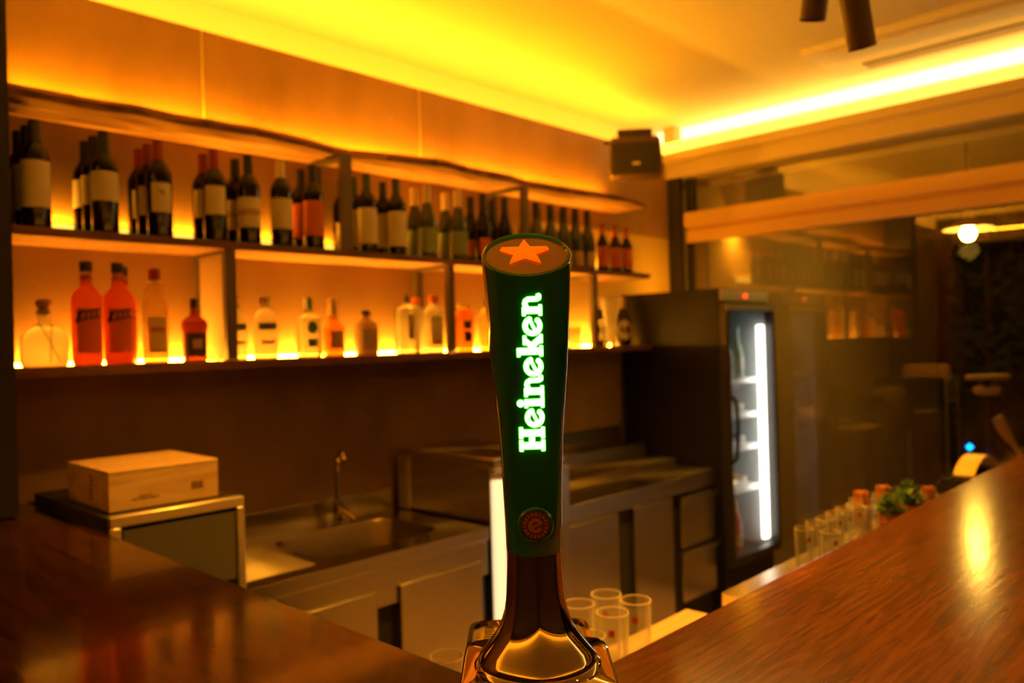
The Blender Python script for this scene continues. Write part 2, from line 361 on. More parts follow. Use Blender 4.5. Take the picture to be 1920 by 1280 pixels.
def wine(kind, x, y, z, key, label, group, body='glass_dark', cap='cap_black', lab='label_cream', lz=(.06, .165), la=(-75, 75), mark=None, band=None, rz=0):
    k = (kind, key)
    if k in CACHE:
        src = CACHE[k]; r = src.copy(); COL.objects.link(r); r.location = (x, y, z); r.rotation_euler = (0, 0, rz); r['label'] = label; r['group'] = group
        for ch in src.children:
            c = ch.copy(); COL.objects.link(c); c.parent = r
            for g in ch.children: d = g.copy(); COL.objects.link(d); d.parent = c
        return r
    r = empty('wine_bottle', (x, y, z), label, 'bottle', group, rz); CACHE[k] = r
    pr = PROF[kind]; part_lathe('bottle_body', pr, body, r)
    h = pr[-1][1]; rr = pr[3][0]; zc = {'bordeaux': .238, 'burgundy': .222, 'small': .186}[kind]
    rc = {'bordeaux': .0170, 'burgundy': .0182, 'small': .0148}[kind]
    part_lathe('capsule', [(rc - .003, zc), (rc, zc + .0005), (rc - .0010, zc + .02), (rc - .001, h - .004), (rc - .002, h + .001), (0, h + .0012)], cap, r, 20)
    if lab:
        l = shell('label', rr, lz[0], lz[1], la[0], la[1], lab, r)
        if mark: MB().prism([(-.011, lz[1] - .022), (.001, lz[1] - .032), (.010, lz[1] - .038), (.004, lz[1] - .026)], 'y', -rr - .0009, -rr + .002).build('printed_mark', 'label_dark', l)
        if band: shell('printed_band', rr + .0006, band[0], band[1], la[0], la[1], 'label_tan', l)
    return r
ROWS = (2.491, 2.5665, 2.642)
def column(u, n, key, kind, desc, group, names=('front', 'middle', 'rear'), **kw):
    p = onY(u, 440, ROWS[0]); pos = names if n == 3 else ('front', 'rear')
    if n == 1: pos = ('',)
    for i in range(n):
        lb = desc if n == 1 else '%s, %s' % (desc, pos[i])
        wine(kind, p.x + random.uniform(-.003, .003), (ROWS[i] if n == 3 else ROWS[0] + .003 + .0815 * i), Z_MID, key, lb, group, rz=math.radians(random.uniform(-12, 4)) - .55 * math.atan2(p.x, 2.5), **kw)
GW = 'wine bottles on the middle shelf'
column(70, 3, 'a', 'bordeaux', 'dark wine bottle with a tall cream label at the far left of the shelf', GW, lz=(.055, .185))
column(200, 3, 'b', 'bordeaux', 'dark wine bottle with squarish cream label and black cap, second row from left', GW, lz=(.092, .178))
column(301, 3, 'c', 'bordeaux', 'dark wine bottle with dark red cap and a slanting mark on its label', GW, cap='cap_red', lz=(.075, .165), la=(-48, 48), mark=True)
column(405, 2, 'd', 'bordeaux', 'dark wine bottle with red cap and plain cream label left of the banded labels', GW, cap='cap_red', lz=(.085, .178), la=(-55, 55))
column(468, 2, 'e', 'bordeaux', 'dark wine bottle with black cap and a cream label with a tan band', GW, lz=(.055, .155), band=(.095, .115))
column(530, 1, 'f', 'bordeaux', 'single dark wine bottle with a pale gold cap and cream label', GW, cap='cap_cream', lz=(.06, .165))
column(590, 2, 'g', 'bordeaux', 'dark wine bottle with an orange label left of the steel bracket', GW, lab='label_orange', lz=(.045, .17))
p = onY(643, 440, 2.645); wine('bordeaux', p.x, 2.645, Z_MID, 'h', 'dark wine bottle with a pale label half hidden behind the steel bracket', GW, cap='cap_green', lz=(.02, .13))
column(690, 2, 'i', 'bordeaux', 'dark wine bottle with green cap and tall cream label right of the bracket', GW, cap='cap_green', lz=(.035, .17))
column(745, 2, 'i', 'bordeaux', 'dark wine bottle with green cap and tall cream label next to green labels', GW)
column(803, 2, 'j', 'burgundy', 'brown sloping-shouldered bottle with cream cap and green label, left pair', GW, body='glass_green', cap='cap_cream', lab='label_green', lz=(.02, .12))
column(861, 2, 'j', 'burgundy', 'brown sloping-shouldered bottle with cream cap and green label, right pair', GW)
column(907, 2, 'k', 'burgundy', 'dark sloping-shouldered bottle with a small orange label left above the tap', GW, lab='label_orange', lz=(.03, .10), la=(-40, 40))
column(948, 2, 'l', 'burgundy', 'dark sloping-shouldered bottle with black cap directly above the tap', GW, lab='label_green', lz=(.02, .07), la=(-40, 40))
for q, (u, w_) in enumerate(((1007, 'behind the tap top'), (1033, 'at the right rim of the tap'), (1058, 'first right of the tap'), (1080, 'second right of the tap'), (1102, 'third right of the tap'))):
    column(u, 2, 'm', 'burgundy', 'slender dark bottle with a small pale label ' + w_, GW, body='glass_green', lab='label_tan', lz=(.015, .085), la=(-30, 40))
for u, w_ in ((1130, 'left row of the three'), (1154, 'middle row of the three'), (1175, 'right row, at the shelf end')):
    column(u, 2, 'n', 'small', 'small dark bottle with orange cap and orange label, ' + w_, GW, cap='label_orange', lab='label_orange', lz=(.022, .125), la=(-70, 70))
GS = 'spirit bottles on the bottom shelf'
def spirit(name, u, Y, label, prof, m, sx=1, sy=1, sq=0, cat='bottle'):
    p = onY(u, 660, Y); r = empty(name, (p.x, Y, Z_LOW), label, cat, GS, -.45 * math.atan2(p.x, Y))
    part_lathe('bottle_body', prof, m, r, 32, sx=sx, sy=sy, sq=sq); return r
def cap(r, r0, z0, z1, m, name='cap', n=20): return part_lathe(name, [(0, z0), (r0, z0), (r0, z1 - .002), (r0 - .002, z1), (0, z1)], m, r, n)
Y0 = 2.51
r = spirit('tequila_bottle', 84, Y0 + .02, 'squat clear bottle with a round cork ball and crossed green ribbon', [(0, 0), (.055, 0), (.061, .006), (.062, .07), (.057, .092), (.040, .108), (.020, .118), (.016, .124), (.016, .142), (.020, .144), (.020, .148), (0, .148)], 'clear_spirit', sy=.62)
part_lathe('cork_stopper', [(0, .146), (.018, .148), (.020, .154), (.014, .160), (.013, .163), (.021, .172), (.022, .180), (.017, .190), (0, .193)], 'cork', r)
MB().tube([(-.016, -.022, .122), (.0, -.036, .088), (.016, -.041, .05), (.034, -.040, .01)], .0016, 6).tube([(.018, -.020, .120), (.012, -.034, .088), (.010, -.041, .05), (.008, -.040, .01)], .0016, 6).build('ribbon', 'label_leaf', r)
AP = [(0, 0), (.036, 0), (.0405, .005), (.041, .19), (.037, .208), (.024, .222), (.0165, .232), (.016, .262), (.018, .264), (.018, .272), (0, .272)]
def aperitif(u, Y, label):
    r = spirit('aperitif_bottle', u, Y, label, AP[:9] + [(0, .255)], 'aperitif')
    part_lathe('neck', [(.0162, .246), (.0166, .246), (.0166, .272), (0, .272)], 'clear_spirit', r, 20)
    cap(r, .0175, .272, .302, 'cap_black')
    l = shell('label', .0412, .035, .165, -50, 50, 'label_orange', r)
    b = MB(); rr = .0428
    def q(a, z): a = math.radians(a) - math.pi / 2; return (rr * math.cos(a), rr * math.sin(a), z)
    for (a0, z0), (a1, z1), h in (((-48, .150), (44, .162), .006), ((-44, .128), (44, .140), .006), ((-48, .124), (-30, .156), .012), ((-14, .132), (-12, .15), .006), ((4, .134), (8, .155), .006), ((24, .138), (26, .158), .006)):
        pts = [q(a0 + (a1 - a0) * i / 8, z0 + (z1 - z0) * i / 8) for i in range(9)]
        b.tube(pts, h / 2.6, 6)
    b.build('printed_mark', 'label_dark', l)
aperitif(165, Y0, 'bright orange-red bottle with black cap standing alone on the left')
aperitif(224, Y0, 'bright orange-red bottle with black cap, in front of its twin')
aperitif(232, Y0 + .095, 'bright orange-red bottle with black cap, half hidden behind its twin')
r = spirit('rum_bottle', 293, Y0, 'clear yellowish bottle with a red and gold cap right of the orange bottles', [(0, 0), (.033, 0), (.037, .005), (.037, .155), (.040, .178), (.036, .20), (.022, .228), (.0165, .24), (.016, .262), (0, .262)], 'amber_yellow')
cap(r, .0178, .245, .255, 'cap_gold'); cap(r, .0172, .255, .290, 'cap_red')
l = shell('label', .0375, .03, .14, -45, 45, 'label_yellow', r); shell('printed_mark', .0382, .095, .108, -34, 34, 'label_orange', l); shell('printed_mark', .0382, .034, .040, -40, 40, 'label_tan', l)
r = spirit('brandy_bottle', 366, Y0, 'squat dark brown bottle with a dark label left of the side plate', [(0, 0), (.034, 0), (.037, .004), (.036, .09), (.041, .108), (.040, .125), (.026, .138), (.014, .146), (.012, .155), (.012, .175), (0, .175)], 'brandy')
cap(r, .0125, .170, .200, 'cap_black'); l = shell('label', .0372, .018, .09, -60, 60, 'label_dark', r); shell('printed_mark', .0382, .04, .07, -22, 22, 'label_tan', l)
def vodka(u, Y, label, blue=True):
    r = spirit('vodka_bottle', u, Y, label, [(0, 0), (.037, 0), (.041, .005), (.041, .125), (.036, .15), (.022, .165), (.017, .171), (.0165, .185), (0, .185)], 'clear_spirit')
    cap(r, .0185, .186, .212, 'cap_gold' if blue else 'clear_glass')
    l = shell('printed_lettering', .0412, .098, .122, -48, 48, 'label_blue', r); shell('printed_band', .0412, .05, .062, -35, 35, 'label_tan', r)
vodka(442, Y0 + .075, 'clear bottle with blue lettering half hidden behind the steel bracket')
vodka(499, Y0, 'clear bottle with blue lettering standing free right of the steel bracket')
r = spirit('gin_bottle', 580, Y0, 'clear bottle with a green oval label and green-and-white cap', [(0, 0), (.036, 0), (.040, .005), (.042, .125), (.038, .142), (.020, .150), (.0155, .156), (.015, .172), (0, .172)], 'clear_spirit', sq=5)
cap(r, .016, .170, .212, 'label_leaf'); shell('cap_stripe', .0163, .172, .211, -75, -15, 'label_white', r, 8)
v_ = MB()
for (cz, a, b_) in ((.105, .018, .024),):
    ring = [(a * math.cos(t * math.pi / 12), cz + b_ * math.sin(t * math.pi / 12)) for t in range(24)]
    v_.prism(ring, 'y', -.0445, -.0432)
v_.build('label', 'label_leaf', r); B(-.017, .017, -.0445, -.0432, .035, .066).build('label', 'label_leaf', r)
r = spirit('whisky_bottle', 628, Y0 - .01, 'amber bottle with a tall gold cap and cream label between gin and flask', [(0, 0), (.033, 0), (.037, .004), (.035, .095), (.032, .112), (.018, .126), (.011, .135), (.0105, .165), (0, .165)], 'whisky')
cap(r, .0115, .150, .215, 'cap_gold'); shell('label', .0372, .028, .092, -40, 40, 'label_tan', r)
r = spirit('cognac_bottle', 622, Y0 + .09, 'clear bottle with a slim gold cap behind the amber bottle', [(0, 0), (.032, 0), (.036, .004), (.034, .10), (.028, .12), (.012, .14), (.0105, .17), (0, .17)], 'amber_yellow')
cap(r, .0115, .155, .215, 'cap_gold')
r = spirit('flask_bottle', 688, Y0, 'squat greyish flask with rounded shoulders and black stopper', [(0, 0), (.038, 0), (.041, .004), (.042, .10), (.038, .122), (.022, .132), (.013, .138), (.0125, .15), (0, .15)], 'stoneware', sq=3)
cap(r, .0165, .150, .170, 'cap_black'); B(-.030, .030, -.0435, -.0415, .02, .10).build('label', 'label_grey', r)
r = spirit('gin_bottle', 765, Y0 - .005, 'large clear square bottle with pointed black stopper and dark upright label', [(0, 0), (.040, 0), (.044, .005), (.044, .165), (.040, .180), (.020, .192), (.014, .198), (.0135, .205), (0, .205)], 'clear_spirit', sq=5)
part_lathe('stopper', [(0, .204), (.012, .205), (.010, .215), (.005, .232), (0, .238)], 'cap_black', r); B(-.012, .012, -.0475, -.0445, .055, .155).build('label', 'label_grey', r)
r = spirit('gin_bottle', 782, Y0 + .10, 'clear bottle with a red cap behind the large square bottle', [(0, 0), (.036, 0), (.040, .005), (.040, .16), (.034, .18), (.018, .195), (.015, .205), (0, .205)], 'clear_spirit')
cap(r, .0185, .204, .232, 'label_orange')
r = spirit('gin_bottle', 815, Y0, 'clear bottle with red cap and pale label left of the second lower bracket', [(0, 0), (.036, 0), (.040, .005), (.040, .16), (.034, .18), (.018, .195), (.015, .205), (0, .205)], 'clear_spirit')
cap(r, .0185, .204, .234, 'label_orange'); l = shell('label', .0402, .03, .15, -40, 40, 'label_cream', r); shell('printed_mark', .041, .04, .048, -32, 32, 'label_orange', l)
r = spirit('whisky_bottle', 872, Y0, 'orange bottle with yellow cap and two dark label patches left of the tap', [(0, 0), (.035, 0), (.039, .004), (.039, .145), (.037, .165), (.030, .18), (.018, .186), (0, .187)], 'whisky')
cap(r, .028, .186, .20, 'label_yellow'); shell('label', .0392, .095, .13, -26, 26, 'label_dark', r); shell('label', .0392, .04, .085, -26, 26, 'label_dark', r)
r = spirit('liqueur_bottle', 916, Y0, 'pale bottle with dark cap half hidden by the left edge of the tap', [(0, 0), (.035, 0), (.039, .004), (.039, .145), (.030, .175), (.016, .19), (0, .191)], 'amber_yellow')
cap(r, .0165, .188, .225, 'cap_green')
# glass and bottles right of the tap
p = onY(1075, 650, Y0); r = empty('tumbler', (p.x, Y0, Z_LOW), 'short clear tumbler on the bottom shelf right of the tap', 'glass', GS)
part_lathe('glass_body', [(0, 0), (.034, 0), (.038, .004), (.041, .10), (.039, .10), (.036, .012), (0, .011)], 'clear_glass', r)
GB = 'bottles beside the beer glass'
for u, Y, lb in ((1126, 2.60, 'dark bottle with oval cream label left behind the tall beer glass'), (1169, 2.575, 'dark bottle with oval cream label right of the tall beer glass')):
    p = onY(u, 650, Y); r = empty('liqueur_bottle', (p.x, Y, Z_LOW), lb, 'bottle', GB, -.7)
    part_lathe('bottle_body', [(0, 0), (.040, 0), (.044, .005), (.044, .13), (.038, .155), (.022, .178), (.016, .19), (.0155, .235), (0, .236)], 'glass_dark', r)
    cap(r, .0168, .20, .262, 'label_tan')
    l = MB(); n = 20; rr = .0445; v = [(0, -rr - .0015, .085)]
    v = []; f = []
    for i in range(n):
        t = 2 * math.pi * i / n; a = math.radians(46 * math.cos(t)) - math.pi / 2; z = .085 + .055 * math.sin(t)
        v += [(rr * math.cos(a), rr * math.sin(a), z), ((rr + .001) * math.cos(a), (rr + .001) * math.sin(a), z)]
    cc = len(v); v.append(((rr + .001) * 0, -(rr + .001), .085))
    for i in range(n): j = (i + 1) % n; f += [(2 * i, 2 * j, 2 * j + 1, 2 * i + 1), (2 * i + 1, 2 * j + 1, cc)]
    l.add(v, f).build('label', 'label_cream', r)
p = onY(1146, 650, 2.475); r = empty('beer_glass', (p.x, 2.475, Z_LOW), 'tall flared empty beer glass between two dark bottles', 'glass')
part_lathe('glass_body', [(0, 0), (.033, 0), (.034, .012), (.027, .03), (.026, .07), (.034, .15), (.042, .20), (.043, .245), (.041, .245), (.040, .20), (.032, .15), (.024, .07), (.024, .035), (0, .03)], 'drink_glass', r, 36)
# ================================================================== STEEL WORKTOPS ALONG THE WALL
YS = 2.09
def steelunit(x0, x1, root, z=WT):
    # worktop with folded front lip
    return MB().prism([(YS, z - .045), (YS, z), (YW - .03, z), (YW - .03, z + .085), (YW - .003, z + .085), (YW - .003, z - .03), (YS + .02, z - .03), (YS + .02, z - .045)], 'x', x0, x1)
def bx(u0, v0, Y): p = onY(u0, v0, Y); return p.x
# --- sink unit
XS0, XS1 = 1.095, 2.03
sk = empty('sink_unit', (XS0, YS, 0), 'stainless steel sink unit with drainboard and doors under the wall shelves', 'sink')
L = XS1 - XS0
def loc(b, name, m, par, bev=.0015): return b.build(name, m, par, bevel=bev)
# worktop as a frame around the bowl
bx0, bx1, by0, by1 = .30, .82, .10, .46
b = MB()
n = 40
def rr_pt(t, x0, x1, y0, y1, r):
    # superellipse ring
    cx, cy, hx, hy = (x0 + x1) / 2, (y0 + y1) / 2, (x1 - x0) / 2, (y1 - y0) / 2
    c, s_ = math.cos(t), math.sin(t); q = (abs(c) ** 5 + abs(s_) ** 5) ** (-1 / 5.)
    return (cx + hx * c * q, cy + hy * s_ * q)
def rect_pt(t, x0, x1, y0, y1, cx, cy):
    c, s_ = math.cos(t), math.sin(t)
    ts = []
    if c > 1e-9: ts.append((x1 - cx) / c)
    if c < -1e-9: ts.append((x0 - cx) / c)
    if s_ > 1e-9: ts.append((y1 - cy) / s_)
    if s_ < -1e-9: ts.append((y0 - cy) / s_)
    k = min(ts); return (cx + c * k, cy + s_ * k)
cx, cy = (bx0 + bx1) / 2, (by0 + by1) / 2
angs = [2 * math.pi * k / 96 for k in range(96)] + [math.atan2(y - cy, x - cx) % (2 * math.pi) for x in (0, L) for y in (0, .57)]
angs = sorted(angs); N_ = len(angs); v = []; f = []
for t in angs:
    o1 = rect_pt(t, 0, L, 0, .57, cx, cy); i1 = rr_pt(t, bx0, bx1, by0, by1, .05); i2 = rr_pt(t, bx0 + .004, bx1 - .004, by0 + .004, by1 - .004, .05); i3 = rr_pt(t, bx0 + .03, bx1 - .03, by0 + .03, by1 - .03, .05)
    v += [(o1[0], o1[1], WT), (i1[0], i1[1], WT), (i2[0], i2[1], WT - .006), (i3[0], i3[1], WT - .16), (cx, cy, WT - .165)]
for k in range(N_):
    j = (k + 1) % N_
    f.append((k * 5, j * 5, j * 5 + 1, k * 5 + 1))
b.add([p for k in range(N_) for p in v[k * 5:k * 5 + 2]], [(2 * k, 2 * ((k + 1) % N_), 2 * ((k + 1) % N_) + 1, 2 * k + 1) for k in range(N_)])
loc(b, 'sink_top', 'steel', sk, 0)
bv = [p for k in range(N_) for p in v[k * 5 + 1:k * 5 + 4]] + [(cx, cy, WT - .165)]; f = []
for k in range(N_):
    j = (k + 1) % N_
    for q in (0, 1): f.append((k * 3 + q, j * 3 + q, j * 3 + q + 1, k * 3 + q + 1))
    f.append((k * 3 + 2, j * 3 + 2, 3 * N_))
loc(MB().add(bv, f), 'bowl', 'steel_bowl_shaded', sk, 0)
loc(MB().prism([(0, WT - .045), (0, WT - .0005), (.012, WT - .0005), (.012, WT - .045)], 'x', 0, L), 'front_lip', 'steel_plain', sk)
loc(MB().prism([(.57, WT - .002), (.57, WT + .085), (.597, WT + .085), (.597, WT - .002)], 'x', 0, L), 'backsplash', 'steel', sk)
g = MB()
for k in range(17): g.box(.03, .26, .08 + k * .021, .088 + k * .021, WT, WT + .003)
loc(g, 'drainboard_ribs', 'steel_plain', sk, .001)
loc(B(.0, L, .03, .59, .02, WT - .17), 'cabinet_body', 'black_matte', sk, 0)
loc(B(.0, L, .012, .03, WT - .17, WT - .045), 'fascia', 'steel', sk)
for (ua, ub) in ((508, 706), (752, 903)):
    xa, xb = bx(ua, 1120, YS) - XS0, bx(ub, 1060, YS) - XS0
    if ua == 508: xa = .01
    d = loc(B(xa, xb, .0, .022, .10, WT - .115), 'door', 'steel', sk, .002)
p = onY(646, 985, 2.56)
fc = empty('sink_faucet', (p.x, 2.60, WT), 'tall curved chrome faucet behind the sink bowl', 'faucet', rz=-.25)
part_lathe('faucet_base', [(0, 0), (.026, 0), (.026, .006), (.019, .012), (.019, .07), (.015, .085), (0, .086)], 'chrome', fc)
MB().tube([(0, 0, .08), (0, 0, .18), (0, -.002, .22), (0, -.012, .252), (0, -.035, .272), (0, -.062, .268), (0, -.08, .245)], [.011, .010, .010, .010, .010, .010, .011], 14).build('spout', 'chrome', fc)
MB().tube([(.0, -.01, .062), (.02, -.04, .045), (.04, -.075, .022)], [.012, .010, .008], 12).build('lever', 'chrome', fc)
# --- cooler behind the tap, with an added glowing edge
XC0, XC1 = 2.062, 2.455
ck = empty('undercounter_cooler', (XC0, YS, 0), 'boxy steel cooler with an added glowing white front edge partly hidden by the tap', 'cooler')
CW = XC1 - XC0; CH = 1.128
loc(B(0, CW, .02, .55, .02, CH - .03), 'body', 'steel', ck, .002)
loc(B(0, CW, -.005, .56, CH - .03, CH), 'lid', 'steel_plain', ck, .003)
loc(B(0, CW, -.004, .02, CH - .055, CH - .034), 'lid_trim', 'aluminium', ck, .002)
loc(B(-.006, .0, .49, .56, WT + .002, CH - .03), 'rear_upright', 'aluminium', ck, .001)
loc(B(.004, .05, -.006, .02, .40, CH - .085), 'glow_strip', 'cooler_glow', ck, .002)  # stands in for a bright gleam on the steel; glow is added, no lamp
loc(B(.055, CW - .004, -.034, .02, .12, CH - .07), 'door', 'steel', ck, .002)  # door stands forward to shade the glowing strip from the window reflection
# --- right counter with drawers
XK0, XK1 = 2.47, 3.645
kk = empty('counter_unit', (XK0, YS, 0), 'stainless steel refrigerated counter between the tap and the black fridge', 'counter')
KL = XK1 - XK0
loc(MB().prism([(0, WT - .045), (0, WT), (.597, WT), (.597, WT - .03), (.02, WT - .03), (.02, WT - .045)], 'x', 0, KL), 'worktop', 'steel', kk)
loc(MB().prism([(.22, WT), (.22, WT + .037), (.41, WT + .045), (.41, WT + .115), (.57, WT + .12), (.57, WT + .20), (.596, WT + .20), (.596, WT)], 'x', 0, KL - .01), 'stepped_back', 'steel_plain', kk)
loc(B(0, KL, .03, .59, .02, WT - .05), 'cabinet_body', 'black_matte', kk, 0)
for (ua, ub, va) in ((1066, 1160, 1000), (1191, 1262, 1000)):
    xa, xb = bx(ua, va, YS) - XK0, bx(ub, va, YS) - XK0
    d = loc(B(max(xa, .005), xb, 0, .022, .10, WT - .085), 'door', 'steel', kk, .002)
loc(B(0, KL, .008, .026, WT - .08, WT - .045), 'fascia', 'steel_plain', kk)
xa, xb = bx(1276, 960, YS) - XK0, bx(1338, 960, YS) - XK0
for z1, z0 in ((WT - .10, WT - .34), (WT - .36, WT - .60)):
    d = loc(B(xa, xb, -.006, .022, z0, z1), 'drawer', 'steel', kk, .002)
    loc(MB().prism([(-.03, z1 - .012), (-.026, z1), (-.006, z1), (-.006, z1 - .03), (-.014, z1 - .03), (-.014, z1 - .012)], 'x', xa, xb), 'drawer_handle', 'steel_plain', d)
# ================================================================== FRIDGE
FX0, FX1, FY0, FY1, FZ = 3.672, 4.205, 2.06, 2.66, 1.803
fg = empty('display_fridge', (FX0, FY0, 0), 'tall black display fridge with glass door and bright white light inside', 'fridge')
W = FX1 - FX0
loc(MB().box(0, .025, 0, .6, .02, FZ).box(W - .02, W, 0, .6, .02, FZ).box(.025, W - .02, .57, .6, .02, FZ).box(.025, W - .02, 0, .57, .02, .40).box(.025, W - .02, 0, .57, FZ - .10, FZ), 'cabinet', 'black', fg, 0)
loc(MB().box(.026, .03, .03, .57, .40, FZ - .10).box(.03, W - .02, .565, .569, .40, FZ - .10), 'lining', 'fridge_interior', fg, 0)
loc(B(W - .030, W - .0205, .0, .565, .40, FZ - .10), 'light_panel', 'fridge_interior', fg, 0)
loc(B(.01, W - .005, -.012, 0, FZ - .065, FZ - .005), 'control_panel', 'aluminium', fg)
part_lathe('warning_light', [(0, 0), (.010, 0), (.010, .01), (0, .012)], 'red_led', fg).rotation_euler = (math.pi / 2, 0, 0)
fg.children[-1].location = (.26, -.013, FZ - .035)
dr = loc(MB().box(.0, .03, -.045, -.004, .38, FZ - .075).box(W - .026, W, -.045, -.004, .38, FZ - .075).box(.03, W - .026, -.045, -.004, FZ - .115, FZ - .075).box(.03, W - .026, -.045, -.004, .38, .42), 'door', 'dark_metal', fg)
B(.03, W - .026, -.028, -.022, .42, FZ - .115).build('door_glass', 'pane_glass', dr)
loc(B(.0, W, -.0465, -.0455, FZ - .112, FZ - .08), 'door_trim', 'aluminium', dr, 0)
zs = [onY(1360, v, 2.03).z for v in (740, 795, 870)]
MB().tube([(.012, -.045, zs[0]), (.010, -.078, zs[0] - .03), (.010, -.088, zs[1]), (.010, -.078, zs[2] + .03), (.012, -.045, zs[2])], .010, 10).build('door_handle', 'black', dr)
B(W - .085, W - .035, .004, .02, .44, FZ - .19).build('light_tube', 'led_white', fg)
shz = [onY(1378, v, 2.20).z for v in (708, 772, 832, 908, 1030)]
for z in shz: loc(B(.032, W - .03, .06, .55, z - .024, z), 'rack', 'cooler_white', fg, 0)
FGp = 'bottles inside the display fridge'
def fb(name, u, zi, Y, kind, m, cp, label, sc=1.0):
    x = bx(u, 800, Y); r = empty(name, (x, Y, shz[zi]), label, 'bottle', FGp); r.scale = (sc, sc, sc)
    part_lathe('bottle_body', PROF[kind], m, r, 20)
    part_lathe('capsule', [(.0165, .236), (.0172, .237), (.0165, .30), (0, .301)], cp, r, 16)
    shell('label', PROF[kind][3][0], .05, .12, -50, 50, 'label_white', r, 10)
fb('wine_bottle', 1364, 0, 2.17, 'burgundy', 'pale_green', 'label_cream', 'green bottle with pale neck at left on the top fridge rack', .95)
fb('wine_bottle', 1384, 0, 2.17, 'burgundy', 'pale_green', 'teal', 'green bottle with teal neck at right on the top fridge rack', .95)
def lying(name, u, zi, Y, m, cm, label, r0=.034):
    x = bx(u, 800, Y); r = empty(name, (x, Y, shz[zi] + r0 + .001), label, 'bottle', FGp)
    o = part_lathe('bottle_body', [(0, .24), (r0, .235), (r0, .08), (.013, .02), (.013, 0), (0, 0)], m, r, 20); o.rotation_euler = (-math.pi / 2, 0, 0)
    o = part_lathe('cap', [(0, -.008), (.016, -.008), (.016, .018), (0, .018)], cm, r, 16); o.rotation_euler = (-math.pi / 2, 0, 0)
lying('wine_bottle', 1372, 1, 2.15, 'glass_dark', 'label_white', 'bottle lying with white cap forward, left on the second fridge rack')
lying('wine_bottle', 1390, 1, 2.15, 'label_tan', 'label_white', 'bottle lying with white cap forward, right on the second fridge rack')
lying('wine_bottle', 1373, 2, 2.15, 'red_bottle', 'cap_red', 'bottle lying with red cap forward on the third fridge rack')
lying('wine_bottle', 1391, 2, 2.15, 'glass_dark', 'label_white', 'dark bottle lying with white cap forward on the third fridge rack')
lying('wine_bottle', 1373, 3, 2.15, 'label_tan', 'cap_gold', 'tan bottle lying with gold cap forward on the fourth fridge rack')
lying('wine_bottle', 1392, 3, 2.15, 'cap_gold', 'label_white', 'golden bottle lying with white cap forward on the fourth fridge rack')
fb('wine_bottle', 1373, 4, 2.16, 'bordeaux', 'red_bottle', 'label_yellow', 'red bottle with yellow neck at left on the bottom fridge rack', .95)
fb('wine_bottle', 1389, 4, 2.30, 'bordeaux', 'red_bottle', 'label_cream', 'orange-red bottle with cream neck in the middle of the bottom fridge rack', 1.0)
fb('wine_bottle', 1404, 4, 2.20, 'bordeaux', 'label_white', 'label_cream', 'white bottle at right on the bottom fridge rack', .9)
led('led_strip', FX0 + .22, FX1 - .03, 2.44, 2.455, FZ + .0005, FZ + .012, 'led_room', 'amber light strip lying across the top of the display fridge')
wl = empty('outside_fill_lamp', (5.05, 2.718, 2.42), 'added downlight on the outside wall, out of view behind the window blind box', 'fill light')  # added lamp, hidden from view, to brighten the outside wall
MB().prism([(-.06, -.02), (.06, -.02), (.045, -.055), (-.045, -.055)], 'y', -.07, 0).build('housing', 'aluminium', wl); B(-.05, .05, -.062, -.008, -.078, -.0705).build('lens', 'led_top', wl)
# ================================================================== CABINET WITH CRATE AT LEFT
UX0, UX1, UY, UZ = .722, 1.075, 2.07, 1.152
uk = empty('ice_machine', (UX0, UY, 0), 'low dark appliance with grey front panel in an aluminium frame', 'ice machine')
UW = UX1 - UX0
loc(B(.0, UW, .012, .60, .02, UZ - .004), 'body', 'black_matte', uk, .002)
loc(MB().box(0, UW, 0, .03, UZ - .028, UZ).box(0, .028, 0, .012, .02, UZ - .028).box(UW - .022, UW, 0, .03, .02, UZ - .028), 'front_frame', 'aluminium', uk, .004)
loc(B(.034, UW - .026, .006, .0125, .93, UZ - .04), 'front_panel', 'panel_gray', uk, .001)
c0 = onZ(205, 962, UZ); c1 = onZ(410, 929, UZ)
ca = math.atan2(c1.y - c0.y, c1.x - c0.x)
cw = (c1 - c0).length; chh = onY(207, 884, c0.y).z - UZ
cb = onZ(118, 866, UZ + chh); ct = Vector((c0.x, c0.y, 0)); cd = (Vector((cb.x, cb.y, 0)) - ct).length
ckr = empty('wooden_crate', (c0.x, max(c0.y, UY + .015), UZ), 'pale pine wine crate with faint print lying on the low appliance', 'crate', rz=ca)
cd = min(cd, .36)
loc(MB().box(0, cw, 0, .012, 0, chh - .010).box(0, cw, cd - .012, cd, 0, chh - .010).box(0, .012, .012, cd - .012, 0, chh - .010).box(cw - .012, cw, .012, cd - .012, 0, chh - .010).box(0, cw, .012, cd - .012, .0, .01), 'box', 'crate_wood', ckr, .0015)
loc(B(-.001, cw + .001, -.001, cd + .001, chh - .0095, chh), 'lid', 'crate_wood', ckr, .002)
g = MB().box(cw * .74, cw * .85, -.0012, -.0002, chh * .30, chh * .48)
loc(g, 'stamp', 'ink', ckr, 0)
g = MB()
for q in range(9): g.box(cw * (.20 + q * .028), cw * (.218 + q * .028), -.0012, -.0002, chh * .22 + .001 * (q % 3), chh * .27)
for q in range(6): g.box(cw * (.26 + q * .02), cw * (.272 + q * .02), -.0012, -.0002, chh * .30, chh * .335)
loc(g, 'faint_print', 'ink', ckr, 0)
g = MB()
for q in range(6): g.box(-.0012, -.0002, cd * .36 + .004 * (q % 2), cd * .44, chh * (.2 + q * .11), chh * (.26 + q * .11))
loc(g, 'side_print', 'ink', ckr, 0)
